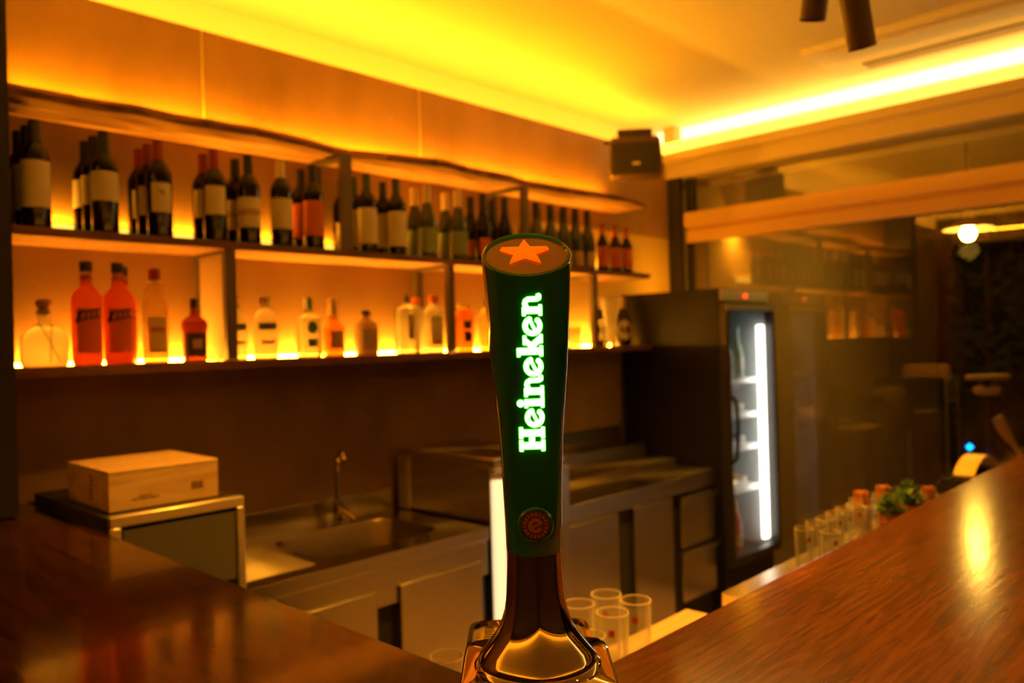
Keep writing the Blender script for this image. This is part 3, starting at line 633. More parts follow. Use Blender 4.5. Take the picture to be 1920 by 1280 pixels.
# ================================================================== BAR COUNTER
CX, CY = .707, .655            # inner corner
bar = empty('bar_counter', (CX, CY, 0), 'dark varnished wooden bar top turning a corner around the beer tap', 'bar counter')
BW = .58; TH = .05
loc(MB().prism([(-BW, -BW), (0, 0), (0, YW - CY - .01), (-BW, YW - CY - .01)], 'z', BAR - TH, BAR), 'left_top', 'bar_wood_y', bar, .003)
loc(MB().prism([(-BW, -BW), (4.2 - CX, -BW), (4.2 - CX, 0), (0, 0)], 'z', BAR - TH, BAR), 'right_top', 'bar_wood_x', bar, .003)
loc(MB().box(-.40, -.34, -.34, YW - CY - .01, 0, BAR - TH).box(-.40, 4.2 - CX, -.40, -.34, 0, BAR - TH), 'bar_front', 'wall_panel', bar, 0)
# low shelf in the corner, under the bar top
lw = onZ(1262, 1152, .85)
us = tag(B(CX - .33, 1.80, CY - .30, lw.y, .82, .85).build('under_shelf', 'crate_wood', bevel=.002), 'low wooden service shelf inside the bar corner below the glasses', 'shelf')
st0 = onZ(1352, 1110, .90); XI0 = st0.x; YI = st0.y
ist = tag(MB().prism([(CY - .30, .86), (CY - .30, .90), (YI, .90), (YI, .86)], 'x', XI0, 4.1).build('service_worktop', 'steel_plain', bevel=.002), 'narrow stainless service worktop behind the right arm of the bar', 'worktop')
tag(B(XI0, 4.1, CY - .30, YI - .02, .02, .859).build('service_cabinet', 'aluminium'), 'closed steel cabinet carrying the narrow service worktop', 'cabinet')
tag(B(CX - .32, 1.79, CY - .29, lw.y - .02, .02, .819).build('service_cabinet', 'black_matte'), 'dark cabinet carrying the low wooden service shelf', 'cabinet')
# ================================================================== GLASSES
GG = 'beer glasses on the low service shelf'
def tumbler(cx, cy, z, h, r, label, group, red=True, parts=True):
    k = ('glass', round(h, 3), round(r, 3))
    if k in CACHE:
        src = CACHE[k]; o = src.copy(); COL.objects.link(o); o.location = (cx, cy, z); o['label'] = label; o['group'] = group
        for ch in src.children: c = ch.copy(); COL.objects.link(c); c.parent = o
        return o
    o = empty('drinking_glass', (cx, cy, z), label, 'glass', group, rz=random.uniform(-.4, .4)); CACHE[k] = o
    part_lathe('glass_body', [(0, 0), (r * .86, 0), (r * .9, .003), (r, h - .001), (r - .0006, h), (r - .0018, h - .0005), (r * .9 - .0025, .012), (0, .010)], 'drink_glass', o, 40)
    MB().lathe([(r - .0012, h - .0008), (r + .0002, h - .0012), (r + .0006, h), (r, h + .0008), (r - .0010, h + .0006)], 40).build('rim', 'rim_glint', o)
    if red: shell('printed_mark', r * .975, h * .72, h * .82, -50, -28, 'cap_red', o, 6, .0008)
    return o
for (u, v, lb) in ((1136, 1113, 'rearmost clear beer glass behind the tap tower'), (1191, 1124, 'clear beer glass standing rightmost of the cluster'), (1085, 1131, 'clear beer glass at left of the cluster, close to the tap'), (1148, 1147, 'clear beer glass in the middle front of the cluster'), (1104, 1190, 'clear beer glass lowest in front, beside the drip tray'), (838, 1229, 'single clear beer glass standing left of the drip tray')):
    h = .145 if u not in (1104, 838) else .11
    p = onZ(u, v, .85 + h); tumbler(p.x, p.y, .8505, h, .033, lb, GG)
GT = 'small glasses on the steel service worktop'
gl_ = [(1507, 990, 'leftmost small glass in the row on the steel worktop'), (1528, 979, 'second small glass from the left in the row on the steel worktop'), (1547, 972, 'third small glass from the left in the row on the steel worktop'),
       (1565, 961, 'fourth small glass from the left in the row on the steel worktop'), (1583, 953, 'fifth small glass from the left in the row on the steel worktop'), (1602, 946, 'sixth small glass in the row, behind the wooden stirrer cup'), (1632, 950, 'last small glass of the row beside the front potted plant'),
       (1556, 996, 'small glass in the front row on the steel worktop')]
for (u, v, lb) in gl_:
    hh, rr_ = (.105, .019) if u == 1632 else (.115, .026); p = onZ(u, v, .90 + hh); tumbler(p.x, p.y, .9005, hh, rr_, lb, GT)
def holder(u, v, h, r, label):
    p = onZ(u, v, .90 + h); o = empty('stirrer_cup', (p.x, p.y, .9005), label, 'cup', 'cups with stirrers on the service worktop')
    part_lathe('cup', [(0, 0), (r * .85, 0), (r, h * .8), (r - .002, h * .8), (r * .8, .006), (0, .005)], 'drink_glass', o, 28)
    b = MB(); random.seed(3)
    for q in range(26):
        a = random.uniform(0, 6.28); d = random.uniform(0, r * .62)
        b.tube([(d * math.cos(a) * .9, d * math.sin(a) * .9, .008), (d * math.cos(a), d * math.sin(a), h + random.uniform(-.006, .0))], .0042, 6)
    b.build('stirrers', 'straw', o)
holder(1614, 920, .13, .036, 'clear cup packed with orange-brown wooden stirrers left of the potted plants')
holder(1655, 910, .135, .034, 'clear cup packed with stirrers behind the front potted plant')
holder(1739, 912, .12, .032, 'small orange cup right of the rear potted plant')
def plant(u, v, h, r, label):
    p = onZ(u, v, .90 + h); o = empty('potted_plant', (p.x, p.y, .9005), label, 'plant', 'potted plants behind the bar')
    part_lathe('pot', [(0, 0), (r * .8, 0), (r, h), (r - .004, h), (r * .8, .01), (0, .01)], 'pot_clay', o, 28)
    part_lathe('soil', [(0, h - .012), (r - .006, h - .014)], 'black_matte', o, 20)
    b = MB(); rnd = random.Random(u)
    for q in range(150):
        a = rnd.uniform(0, 6.28); d = r * 1.15 * math.sqrt(rnd.random()); z = h + rnd.uniform(0, .085) * (1.15 - d / (r * 1.3)); s = rnd.uniform(.009, .016)
        t = Vector((math.cos(a), math.sin(a), rnd.uniform(-.1, .9))).normalized(); w_ = t.cross(UP).normalized(); c = Vector((d * math.cos(a), d * math.sin(a), z)); nn = t.cross(w_) * s * .15
        b.add([c - t * s, c + w_ * s * .55 + nn, c + t * s, c - w_ * s * .55 + nn], [(0, 1, 2, 3)])
    b.build('leaves', 'leaf', o)
plant(1668, 962, .08, .036, 'front small plant in a terracotta pot beside the bar edge')
plant(1704, 944, .085, .042, 'rear small plant in a terracotta pot, larger crown')
# box with bent handle farther down
p = onZ(1812, 892, 1.01); o = empty('bar_caddy', (p.x, p.y, .9005), 'dark open caddy with a broad bent wooden handle behind the bar end', 'caddy', rz=0)
MB().box(-.16, .16, -.06, -.05, 0, .10).box(-.16, .16, .05, .06, 0, .10).box(-.16, -.15, -.05, .05, 0, .12).box(.15, .16, -.05, .05, 0, .12).box(-.15, .15, -.05, .05, 0, .01).build('box', 'black_matte', o)
v = []; f = []
for i in range(17):
    t = i / 16; x = -.04 + .34 * t; z = .115 + .055 * math.sin(math.pi * min(1, t * 1.2)) ** .8 if t < .83 else .115 + .055 * max(0, math.sin(math.pi * min(1, t * 1.2))) ** .8
    z = .112 + .055 * math.sin(math.pi * t) ** .7
    v += [(x, -.035, z), (x, .035, z), (x, .035, z + .006), (x, -.035, z + .006)]
for i in range(16):
    for k in range(4): f.append((i * 4 + k, i * 4 + (k + 1) % 4, i * 4 + 4 + (k + 1) % 4, i * 4 + 4 + k))
MB().add(v, f).build('handle', 'tripod_tan', o)
# ================================================================== BEER TAP TOWER
TD = .86
TW = FW * TD + RT * .0178; TR = math.atan2(FW.y, FW.x) - math.pi / 2
tap = empty('beer_tap', (TW.x, TW.y, BAR), 'tall green beer tap tower with glowing vertical lettering on a chrome foot', 'beer tap', rz=TR)
def tz(y): return -(y - 643) / 1744 + CAMZ - BAR
GP = [(1031, .0293), (1028, .0300), (974, .0306), (900, .0322), (850, .0334), (795, .0353), (757, .0373), (720, .0393), (682, .0413), (645, .0426), (607, .0438), (570, .0452)]
def rad(z):
    pts = [(tz(y), r) for y, r in GP] + [(tz(470), .0482)]
    if z <= pts[0][0]: return pts[0][1]
    for (a, ra), (c, rc) in zip(pts[:-1], pts[1:]):
        if z <= c: return ra + (rc - ra) * (z - a) / (c - a)
    return pts[-1][1]
NS = 96; v = []; f = []; rows = []
zfront = CAMZ - BAR + .0684; zback = CAMZ - BAR + .1247; zmid = (zfront + zback) / 2; RTOP = .0482; slope = (zback - zfront) / 2
zs_ = [tz(y) for y, r in GP]; zlast = zs_[-1]
for z in zs_: rows.append([(rad(z), z)] * NS)
def slant(k, r): return zmid + slope * math.sin(2 * math.pi * k / NS) * r / RTOP
for t in (.2, .4, .6, .8, .93, .985):
    rows.append([((rad(zlast) + (RTOP - rad(zlast)) * min(1, t * 1.05)), zlast + (slant(k, RTOP) - zlast) * t) for k in range(NS)])
rows.append([(RTOP - .0008, slant(k, RTOP)) for k in range(NS)])
rows.append([(RTOP - .0035, slant(k, RTOP - .0035) + .0002) for k in range(NS)])
rows.append([(RTOP - .0045, slant(k, RTOP - .0045) - .003) for k in range(NS)])
for row in rows:
    for k, (r, z) in enumerate(row): a = 2 * math.pi * k / NS; v.append((r * math.cos(a), r * math.sin(a), z))
for i in range(len(rows) - 1):
    for k in range(NS): f.append((i * NS + k, i * NS + (k + 1) % NS, (i + 1) * NS + (k + 1) % NS, (i + 1) * NS + k))
MB().add(v, f).build('column', 'tap_green', tap, ang=60)
# slanted top disc, star
def sl(x, y, h=0): return (x, y, zmid + slope * y / RTOP + h)
v = [sl(0, 0, -.0026)]; f = []
for k in range(NS): a = 2 * math.pi * k / NS; v.append(sl((RTOP - .0046) * math.cos(a), (RTOP - .0046) * math.sin(a), -.0026))
for k in range(NS): f.append((0, 1 + k, 1 + (k + 1) % NS))
disc = MB().add(v, f).build('top_disc', 'copper_disc', tap)
v = []; f = []
for k in range(10):
    a = math.pi / 2 + k * math.pi / 5; r = .0275 if k % 2 == 0 else .0112
    v.append(sl(r * 1.04 * math.cos(a) - .0015, r * 1.0 * math.sin(a) + .0040, -.0020))
for k in range(10):
    a = math.pi / 2 + k * math.pi / 5; r = .0275 if k % 2 == 0 else .0112
    v.append(sl(r * math.cos(a) * .94 - .0015, r * math.sin(a) * .94 + .0040, .0018))
v.append(sl(-.0015, .0040, .0024))
for k in range(10): j = (k + 1) % 10; f += [(k, j, 10 + j, 10 + k), (10 + k, 10 + j, 20)]
MB().add(v, f).build('star', 'star_red', tap, ang=15)
# chrome neck and foot
CHP = [(1031, .0290), (1030, .0296), (1060, .0299), (1099, .0311), (1120, .0320), (1140, .0338), (1161, .0378), (1180, .0432), (1196, .0495), (1210, .0560), (1220, .0612), (1226, .0632)]
prof = [(r, tz(y)) for y, r in CHP]
prof += [(.0640, prof[-1][1] - .0020), (.0630, prof[-1][1] - .0040), (.0655, prof[-1][1] - .005), (.0680, prof[-1][1] - .008), (.0672, prof[-1][1] - .0115), (.0640, prof[-1][1] - .0128)]
prof = prof[::-1]
MB().lathe(prof, 96).build('chrome_foot', 'chrome', tap, ang=50)
zr = prof[0][1]
hz = CAMZ - .344 - BAR - .0
hw0, hw1 = -.081, .081
b = MB(); v = []; f = []
lv = [(0.0, .013, .0), (.05, .006, .0), (hz - .012, .001, 0), (hz - .003, .0, 0), (hz, -.004, 0)]
NB = 64
for z, g_, _ in lv:
    for k in range(NB):
        t = 2 * math.pi * k / NB; c, s_ = math.cos(t), math.sin(t); q = (abs(c) ** 9 + abs(s_) ** 9) ** (-1 / 9.)
        v.append(((hw1 + g_) * c * q, (.079 + g_) * s_ * q, z))
for i in range(len(lv) - 1):
    for k in range(NB): f.append((i * NB + k, i * NB + (k + 1) % NB, (i + 1) * NB + (k + 1) % NB, (i + 1) * NB + k))
v.append((0, 0, hz)); c0_ = len(v) - 1
for k in range(NB): f.append(((len(lv) - 1) * NB + k, (len(lv) - 1) * NB + (k + 1) % NB, c0_))
b.add(v, f).build('chrome_base', 'chrome', tap, ang=40)
MB().lathe([(.058, hz), (.060, zr + .001), (.056, zr + .002)], 48).build('base_collar', 'chrome', tap)
# drip tray behind the foot
ty0, ty1, tzt = .088, .245, CAMZ - .38 - BAR
b = MB(); v = []; f = []
lvt = [(.006, tzt - .028), (.0, tzt - .004), (.0, tzt), (-.006, tzt), (-.008, tzt - .006)]
for g_, z in lvt:
    for k in range(NB):
        t = 2 * math.pi * k / NB; c, s_ = math.cos(t), math.sin(t); q = (abs(c) ** 8 + abs(s_) ** 8) ** (-1 / 8.)
        v.append(((.080 + g_) * c * q - .006, (ty0 + ty1) / 2 + ((ty1 - ty0) / 2 + g_) * s_ * q, z))
for i in range(len(lvt) - 1):
    for k in range(NB): f.append((i * NB + k, i * NB + (k + 1) % NB, (i + 1) * NB + (k + 1) % NB, (i + 1) * NB + k))
tray = b.add(v, f).build('drip_tray', 'chrome', tap, ang=40)
g = MB(); nx, ny = 14, 16
x0_, x1_, y0_, y1_ = -.068, .056, ty0 + .012, ty1 - .012; z0_, z1_ = tzt - .007, tzt - .005
for j in range(ny + 1):
    y = y0_ + (y1_ - y0_) * j / ny; g.box(x0_ - .010, x1_ + .010, y - .0016, y + .0016, z0_, z1_)
for i in range(nx + 1):
    x = x0_ + (x1_ - x0_) * i / nx
    if i % 2 == 0: g.box(x - .0022, x + .0022, y0_, y1_, z0_ - .0002, z1_ + .0002)
g.box(x0_ - .012, x0_ - .002, ty0 + .004, ty1 - .004, z0_, z1_).box(x1_ + .002, x1_ + .012, ty0 + .004, ty1 - .004, z0_, z1_)
g.build('grille', 'aluminium', tray)
B(-.07, .058, ty0 + .01, ty1 - .01, tzt - .028, tzt - .026).build('tray_bottom', 'black', tray)
# button
bz = tz(970) - .0005; rb = rad(bz)
def disc_y(r, y0, y1, name, m, par, bev=.0008): 
    ob = MB().lathe([(0, 0), (r, 0), (r, -(y1 - y0) + bev), (r - bev, -(y1 - y0)), (0, -(y1 - y0))][::-1], 48).build(name, m, par); ob.rotation_euler = (-math.pi / 2, 0, 0); return ob
bt = MB().lathe([(.0188, -.004), (.0188, .0035), (.0180, .0052), (.0165, .0062), (.0152, .0058), (.0150, .0030)], 64).build('button_ring', 'tap_green', tap)
bt.rotation_euler = (math.pi / 2, 0, 0); bt.location = (.0012, -rb + .0012, bz)
bd = MB().lathe([(0, .0050), (.0142, .0050), (.0149, .0042), (.0149, 0)], 48).build('button', 'button_disc', tap)
bd.rotation_euler = (math.pi / 2, 0, 0); bd.location = (.0012, -rb + .0002, bz)
g = MB()
for k in range(18):
    a = 2 * math.pi * k / 18 + .1; c, s_ = math.cos(a), math.sin(a); t = Vector((-s_, c, 0)); rr_ = Vector((c, s_, 0)); w_ = .0013 if k % 3 else .0007
    p0 = rr_ * .0100; p1 = rr_ * .0128
    q = [p0 - t * w_, p0 + t * w_, p1 + t * w_, p1 - t * w_]
    g.add([(p.x, p.y, .0050) for p in q] + [(p.x, p.y, .0053) for p in q], [(0, 3, 2, 1), (4, 5, 6, 7), (0, 1, 5, 4), (1, 2, 6, 5), (2, 3, 7, 6), (3, 0, 4, 7)])
g.build('ring_lettering', 'button_mark', bd)
# ---- lettering: distance fields traced into smooth outlines
def seg(px, py, ax, ay, bx_, by_, w_):
    dx, dy = bx_ - ax, by_ - ay; q = max(0, min(1, ((px - ax) * dx + (py - ay) * dy) / (dx * dx + dy * dy + 1e-9)))
    return math.hypot(px - ax - dx * q, py - ay - dy * q) - w_ / 2
def bxs(px, py, x0, x1, y0, y1, r=1.6):
    cx, cy, hx, hy = (x0 + x1) / 2, (y0 + y1) / 2, (x1 - x0) / 2 - r, (y1 - y0) / 2 - r
    qx, qy = abs(px - cx) - hx, abs(py - cy) - hy
    return math.hypot(max(qx, 0), max(qy, 0)) + min(max(qx, qy), 0) - r
def arc(px, py, cx, cy, r, a0, a1, w_, ry=None):
    a = math.degrees(math.atan2(py - cy, px - cx)); 
    while a < a0: a += 360
    while a - 360 >= a0: a -= 360
    if a <= a1: return abs(math.hypot(px - cx, py - cy) - r) - w_ / 2
    return min(math.hypot(px - cx - r * math.cos(math.radians(t)), py - cy - r * math.sin(math.radians(t))) for t in (a0, a1)) - w_ / 2
def poly(px, py, pts, w_):
    return min(seg(px, py, *a, *c, w_) for a, c in zip(pts[:-1], pts[1:]))
def gH(x, y): return min(bxs(x, y, 4.5, 17.5, 0, 50), bxs(x, y, 0, 22, 0, 8), bxs(x, y, 0, 22, 42, 50), bxs(x, y, 28.5, 41.5, 0, 50), bxs(x, y, 24, 46, 0, 8), bxs(x, y, 24, 46, 42, 50), bxs(x, y, 14, 32, 20, 31))
def ge(x, y): return min(arc(x, y, 18.5, 19, 13.9, 24, 318, 9.8), seg(x, y, 8, 13.5, 30.5, 24.0, 6.2))
def gn(x, y): return min(bxs(x, y, 4, 17, 0, 38), bxs(x, y, 0, 21, 0, 7), bxs(x, y, 0, 12, 31, 38), poly(x, y, [(12, 26), (17, 30.5), (23, 32.6), (28, 31), (31, 26), (31.3, 10), (33, 6.2), (37, 6.0)], 9.4), seg(x, y, 35, 6, 38.5, 9, 5))
def gi(x, y): return min(bxs(x, y, 4, 17, 0, 38), bxs(x, y, 0, 21, 0, 7), bxs(x, y, 0, 12, 31, 38), math.hypot(x - 9, y - 45.5) - 7)
def gk(x, y): return min(bxs(x, y, 4, 17, 0, 50), bxs(x, y, 0, 12, 43, 50), bxs(x, y, 0, 21, 0, 7), seg(x, y, 15, 16, 30, 33, 9.5), bxs(x, y, 22, 40, 31, 38), seg(x, y, 20, 22, 33, 6, 11.5), bxs(x, y, 25, 42, 0, 7))
WORD = [('H', gH, 0, 46), ('e', ge, 45.5, 38), ('i', gi, 82, 21), ('n', gn, 103, 41), ('e', ge, 141.5, 38), ('k', gk, 178, 42), ('e', ge, 217, 38), ('n', gn, 254, 41)]
PXM = .5475 / 1000; zb = CAMZ - BAR - .1115
def wrap(s_, h, off):
    z = zb + s_ * PXM; r = rad(z) + off; t = (.0133 - h * PXM + .0006) / r
    return (r * math.sin(t), -r * math.cos(t), z)
def glyph(fn, s0, wdt, lvl, off, name, m, par, h1=58, step=1.0):
    pad = 8; nx_ = int((wdt + 2 * pad) / step); ny_ = int((h1 + 2 * pad) / step)
    val = [[fn(-pad + i * step, -pad + j * step) - lvl for j in range(ny_ + 1)] for i in range(nx_ + 1)]
    vid = {}; v = []; f = []
    def node(key, x, y):
        if key not in vid: vid[key] = len(v); v.append(wrap(s0 + x, y, off))
        return vid[key]
    for i in range(nx_):
        for j in range(ny_):
            cs = [(i, j), (i + 1, j), (i + 1, j + 1), (i, j + 1)]; vs = [val[a][c] for a, c in cs]
            if min(vs) >= 0: continue
            pl = []
            for q in range(4):
                a, c = cs[q], cs[(q + 1) % 4]; va, vc = vs[q], vs[(q + 1) % 4]
                if va < 0: pl.append(node(a, -pad + a[0] * step, -pad + a[1] * step))
                if (va < 0) != (vc < 0):
                    t = va / (va - vc); pl.append(node((min(a, c), max(a, c)), -pad + (a[0] + (c[0] - a[0]) * t) * step, -pad + (a[1] + (c[1] - a[1]) * t) * step))
            if len(pl) > 2: f.append(tuple(pl))
    return MB().add(v, f).build(name, m, par)
for ch, fn, s0, wd_ in WORD:
    lt = glyph(fn, s0, wd_, -.45, .0031, 'letter', 'letter_white', tap)
    glyph(fn, s0, wd_, 1.3, .0027, 'letter_halo', 'letter_glow', lt)  # glowing outline put in for the green bloom around the letters
# small e on the button
v = []; f = []
def flat(fn, wdt, h1, sc, cx, cy, z0, name, m, par):
    step = 1.5; nx_ = int(wdt / step) + 4; ny_ = int(h1 / step) + 4; v = []; f = []; vid = {}
    val = [[fn((i - 2) * step, (j - 2) * step) for j in range(ny_ + 1)] for i in range(nx_ + 1)]
    for i in range(nx_):
        for j in range(ny_):
            cs = [(i, j), (i + 1, j), (i + 1, j + 1), (i, j + 1)]; vs = [val[a][c] for a, c in cs]
            if min(vs) >= 0: continue
            pl = []
            for q in range(4):
                a, c = cs[q], cs[(q + 1) % 4]; va, vc = vs[q], vs[(q + 1) % 4]
                def nd(key, x, y):
                    if key not in vid: vid[key] = len(v); v.append((((x - 2) * step - cx) * sc, ((y - 2) * step - cy) * sc, z0))
                    return vid[key]
                if va < 0: pl.append(nd(a, *a))
                if (va < 0) != (vc < 0):
                    t = va / (va - vc); pl.append(nd((min(a, c), max(a, c)), a[0] + (c[0] - a[0]) * t, a[1] + (c[1] - a[1]) * t))
            if len(pl) > 2: f.append(tuple(pl))
    return MB().add(v, f).build(name, m, par)
flat(lambda x, y: ge(x, y) + .3, 38, 38, .00042, 18.5, 19, .0054, 'letter', 'button_mark', bd)
# ================================================================== SPEAKER
p = onY(1190, 290, 2.47)
sp = empty('wall_speaker', (p.x, p.y, p.z - .125), 'small dark loudspeaker mounted in the ceiling corner above the shelves', 'speaker', rz=math.radians(-52))
hw = .125
MB().prism([(-.135, .0), (-.14, .05), (-.13, .185), (-.12, .20), (.12, .20), (.13, .185), (.14, .05), (.135, .0)], 'y', -.09, .07).build('cabinet', 'spot_brown', sp, bevel=.006)
B(-.122, .122, -.094, -.0895, .012, .17).build('grille', 'black_matte', sp, bevel=.003)
B(-.018, .020, -.0965, -.0942, .052, .066).build('badge', 'logo_silver', sp)
MB().box(-.09, .09, -.07, -.062, .2005, .245).box(-.09, .09, -.062, .03, .238, .245).box(-.006, .006, -.074, -.07, .201, .24).build('bracket', 'dark_metal', sp)
MB().tube([(0, .03, .225), (-.155, .125, .225)], .012, 10).build('wall_arm', 'dark_metal', sp)
# ================================================================== CEILING UNIT, SPOT LIGHTS
a0 = onZ(1585, 152, 2.855); a1 = onZ(1502, 106, 2.855); a0.x = min(a0.x, 4.155)
ac = empty('ceiling_air_conditioner', (a1.x, a1.y, CEIL), 'white ceiling air conditioner cassette beside the bright window-side cove', 'air conditioner')
AW = a0.x - a1.x; AL = 1.5
loc(MB().prism([(0, -.0), (.0, -.022), (.012, -.034), (AW - .012, -.034), (AW, -.022), (AW, 0)], 'y', -AL, 0), 'panel', 'ac_white', ac, .003)
loc(B(AW * .10, AW * .40, -AL + .08, -.10, -.046, -.0345), 'intake_grille', 'ac_white', ac, .004)
loc(B(AW * .41, AW * .43, -AL + .08, -.10, -.037, -.0342), 'groove', 'ac_gray', ac, 0)
loc(B(AW * .66, AW * .86, -AL + .12, -.16, -.040, -.0345), 'air_flap', 'ac_gray', ac, .003)
def spot(u0, v0, u1, v1, dep, label, energy=0):
    a = (u1 - 960) - ROLL * (v1 - HOR); b_ = -((v1 - HOR) + ROLL * (u1 - 960))
    k = dep / F; e = Vector((0, 0, CAMZ)) + (FW * F + RT * a + UP * b_) * k
    a = (u0 - 960) - ROLL * (v0 - HOR); b_ = -((v0 - HOR) + ROLL * (u0 - 960)); s_ = Vector((0, 0, CAMZ)) + (FW * F + RT * a + UP * b_) * k * .985
    d = (s_ - e).normalized(); top = e + d * .26
    o = empty('ceiling_spotlight', (top.x, top.y, CEIL), label, 'spotlight', 'tube spotlights on the ceiling')
    q = Vector((top.x, top.y, CEIL))
    r = .031
    MB().tube([top - q, e - q, ], r, 28, cap=False).tube([top - q - d * .001, top - q - d * .002], r * .98, 28).tube([e - q, e - q + d * .03], r * .86, 28, cap=False).build('housing', 'spot_brown', o)
    MB().tube([e - q + d * .03, e - q + d * .034], r * .86, 24).build('lens', 'black', o)
    MB().tube([(0, 0, -.001), top - q], .006, 8).build('stem', 'dark_metal', o)
    return e, d
spot(1536, -60, 1524, 38, 1.95, 'left tube spotlight hanging from the ceiling, shorter in view')
spot(1592, -60, 1617, 90, 1.85, 'right tube spotlight hanging from the ceiling, in front of the air conditioner')
# ================================================================== OUTSIDE LAMP, HEDGE, TRIPOD
d = ray(1815, 437); bl = P(d, 5.42 / F)
pl = empty('pendant_lamp', (bl.x, bl.y, 3.12), 'glowing pendant lamp with flat shade hanging outside the window', 'lamp')
dz = bl.z - 3.12
MB().tube([(0, 0, -.03), (0, 0, dz + .14)], .012, 8).build('rod', 'dark_metal', pl)
part_lathe('canopy', [(0, 0), (.09, 0), (.085, -.018), (.02, -.045), (0, -.045)], 'dark_metal', pl)
part_lathe('lamp_shade', [(.02, dz + .15), (.035, dz + .10), (.15, dz + .035), (.155, dz + .028), (.148, dz + .03), (.03, dz + .09), (.015, dz + .15)], 'lamp_shade', pl)
part_lathe('bulb', [(0, dz - .055), (.03, dz - .045), (.048, dz - .012), (.048, dz + .015), (.025, dz + .06), (0, dz + .07)], 'bulb', pl)
def hedge(x, y, rx, ry, h, n, label, seed):
    rnd = random.Random(seed); b = MB()
    for q in range(n):
        a = rnd.uniform(0, 6.28); z = rnd.uniform(.2, h); k = math.sin(math.pi * min(.98, max(.12, z / h))) ** .35
        rr = rnd.uniform(.72, 1) * k; c = Vector((rx * rr * math.cos(a), ry * rr * math.sin(a), z)); s_ = rnd.uniform(.05, .11)
        t = Vector((rnd.uniform(-1, 1), rnd.uniform(-1, 1), rnd.uniform(-1, 1))).normalized(); w_ = t.orthogonal().normalized()
        b.add([c - t * s_, c + w_ * s_ * .5, c + t * s_, c - w_ * s_ * .5], [(0, 1, 2, 3)])
    r = empty('garden_shrub', (x, y, 0), label, 'shrub', 'shrubs in the dark garden')
    b.build('foliage', 'hedge_leaf', r); MB().tube([(0, 0, 0), (0, 0, h * .8)], [.05, .02], 8).build('stem', 'shelf_bark', r)
hedge(8.6, 1.25, .5, .36, 2.9, 1600, 'dark green shrub right behind the outside pendant lamp', 1)
hedge(8.2, .35, .5, .45, 2.5, 1600, 'dark green shrub at the right edge of the window view', 2)
hedge(9.3, 2.15, .45, .36, 3.0, 1200, 'dark green shrub where the outside wall ends', 3)
struct(B(10.2, 10.3, -6, 6, 0, 4).build('wall_garden', 'black_matte'))
# tripod outside with bright plate
tb = onX(1850, 850, 5.2)
tc = onX(1850, 735, 5.2)
tri = empty('camera_tripod', (tc.x, tc.y, 0), 'black tripod with a yellowish head plate and blue light outside the window', 'tripod', rz=math.radians(-46))
H_ = tc.z
for q, a in enumerate((-2.0, -.75, 1.57)):
    g = MB().tube([(0, 0, H_ - .10), (.30 * math.cos(a), .30 * math.sin(a), H_ - .75), (.50 * math.cos(a), .50 * math.sin(a), .0)], [.028, .022, .018], 10).build('leg', 'black', tri)
MB().tube([(0, 0, H_ - .12), (0, 0, H_ - .02)], .035, 14).build('column', 'black', tri)
MB().lathe([(0, H_ - .02), (.06, H_ - .012), (.075, H_ + .02), (.06, H_ + .03), (0, H_ + .03)], 24).build('head', 'tripod_tan', tri)
MB().box(-.10, .11, -.05, .05, H_ + .075, H_ + .10).build('plate', 'tripod_tan', tri, bevel=.006)
MB().tube([(0, 0, H_ + .03), (0, 0, H_ + .076)], .02, 10).build('plate_post', 'black', tri)
bq = onX(1801, 816, 5.15) - tc; 
o = MB().lathe([(0, -.02), (.02, 0), (0, .02)], 12).build('blue_light', 'blue_led', tri)
o.location = (-.155, -.08, H_ - .30)
MB().box(-.19, -.13, -.075, -.03, H_ - .36, H_ - .25).build('light_box', 'black', tri)
MB().tube([(.02, -.05, H_ - .14), (.16, -.07, H_ - .46)], [.032, .036], 12).build('tilted_arm', 'tripod_tan', tri)
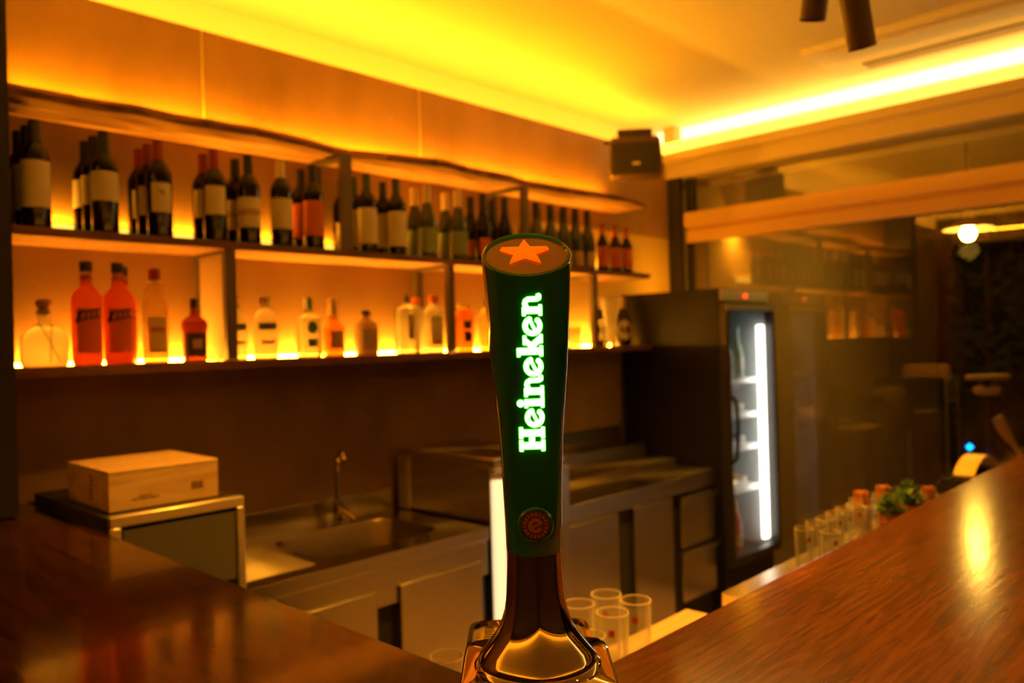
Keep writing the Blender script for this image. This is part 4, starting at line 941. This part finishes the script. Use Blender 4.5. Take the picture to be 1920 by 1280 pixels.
# ================================================================== LAMPS' OWN LIGHT, ADDED FILL
def area(name, loc_, size, energy, col, rot, sy=None, spread=180):
    l = bpy.data.lights.new(name, 'AREA'); l.energy = energy; l.color = col; l.shape = 'RECTANGLE'; l.size = size; l.size_y = sy or size; l.spread = math.radians(spread)
    o = bpy.data.objects.new(name, l); COL.objects.link(o); o.location = loc_; o.rotation_euler = rot; return o
def spotl(name, a, b_, e, size, blend=.4, soft=.03, col=(1, .38, .02)):
    l = bpy.data.lights.new(name, 'SPOT'); l.energy = e; l.color = col; l.spot_size = math.radians(size); l.spot_blend = blend; l.shadow_soft_size = soft
    o = bpy.data.objects.new(name, l); COL.objects.link(o); o.location = a; o.rotation_euler = (Vector(b_) - Vector(a)).to_track_quat('-Z', 'Y').to_euler()
spotl('ceiling_spot', (1.5, 1.40, 2.8), (1.0, 2.12, 1.05), 170, 38, 1.0)
spotl('ceiling_spot', (1.7, -.3, 2.8), (1.30, .30, 1.12), 75, 46, 1.0)
spotl('outside_fill_light', (5.05, 2.62, 2.33), (5.2, 2.70, 1.4), 9, 130, 1)  # light of the added outside lamp
area('shelf_led_light', ((XL + XR) / 2, YW - .016, 1.957), XR - XL - .2, 19, (1, .36, .012), (math.radians(180), 0, 0), .016)
l = bpy.data.lights.new('pendant_light', 'POINT'); l.energy = 11; l.color = (1, .55, .06); l.shadow_soft_size = .06
o = bpy.data.objects.new('pendant_light', l); COL.objects.link(o); o.location = (bl.x, bl.y, bl.z - .12)
for q, (x, y) in enumerate(((2.0, 1.5), (3.0, 1.5))):  # fill added to brighten the steel fronts along the aisle, no fixture
    l = bpy.data.lights.new('aisle_fill', 'SPOT'); l.energy = 210; l.color = (1, .40, .02); l.spot_size = math.radians(70); l.spot_blend = .6; l.shadow_soft_size = .03
    o = bpy.data.objects.new('aisle_fill', l); COL.objects.link(o); o.location = (x, y, CEIL - .05)
l = bpy.data.lights.new('spot_lamp', 'SPOT'); l.energy = 120; l.color = (1, .42, .03); l.spot_size = math.radians(24); l.spot_blend = .1; l.shadow_soft_size = .02
o = bpy.data.objects.new('spot_lamp', l); COL.objects.link(o); o.location = (1.15, .6, 2.7)
o.rotation_euler = (Vector((1.42, 1.0, .85)) - o.location).to_track_quat('-Z', 'Y').to_euler()
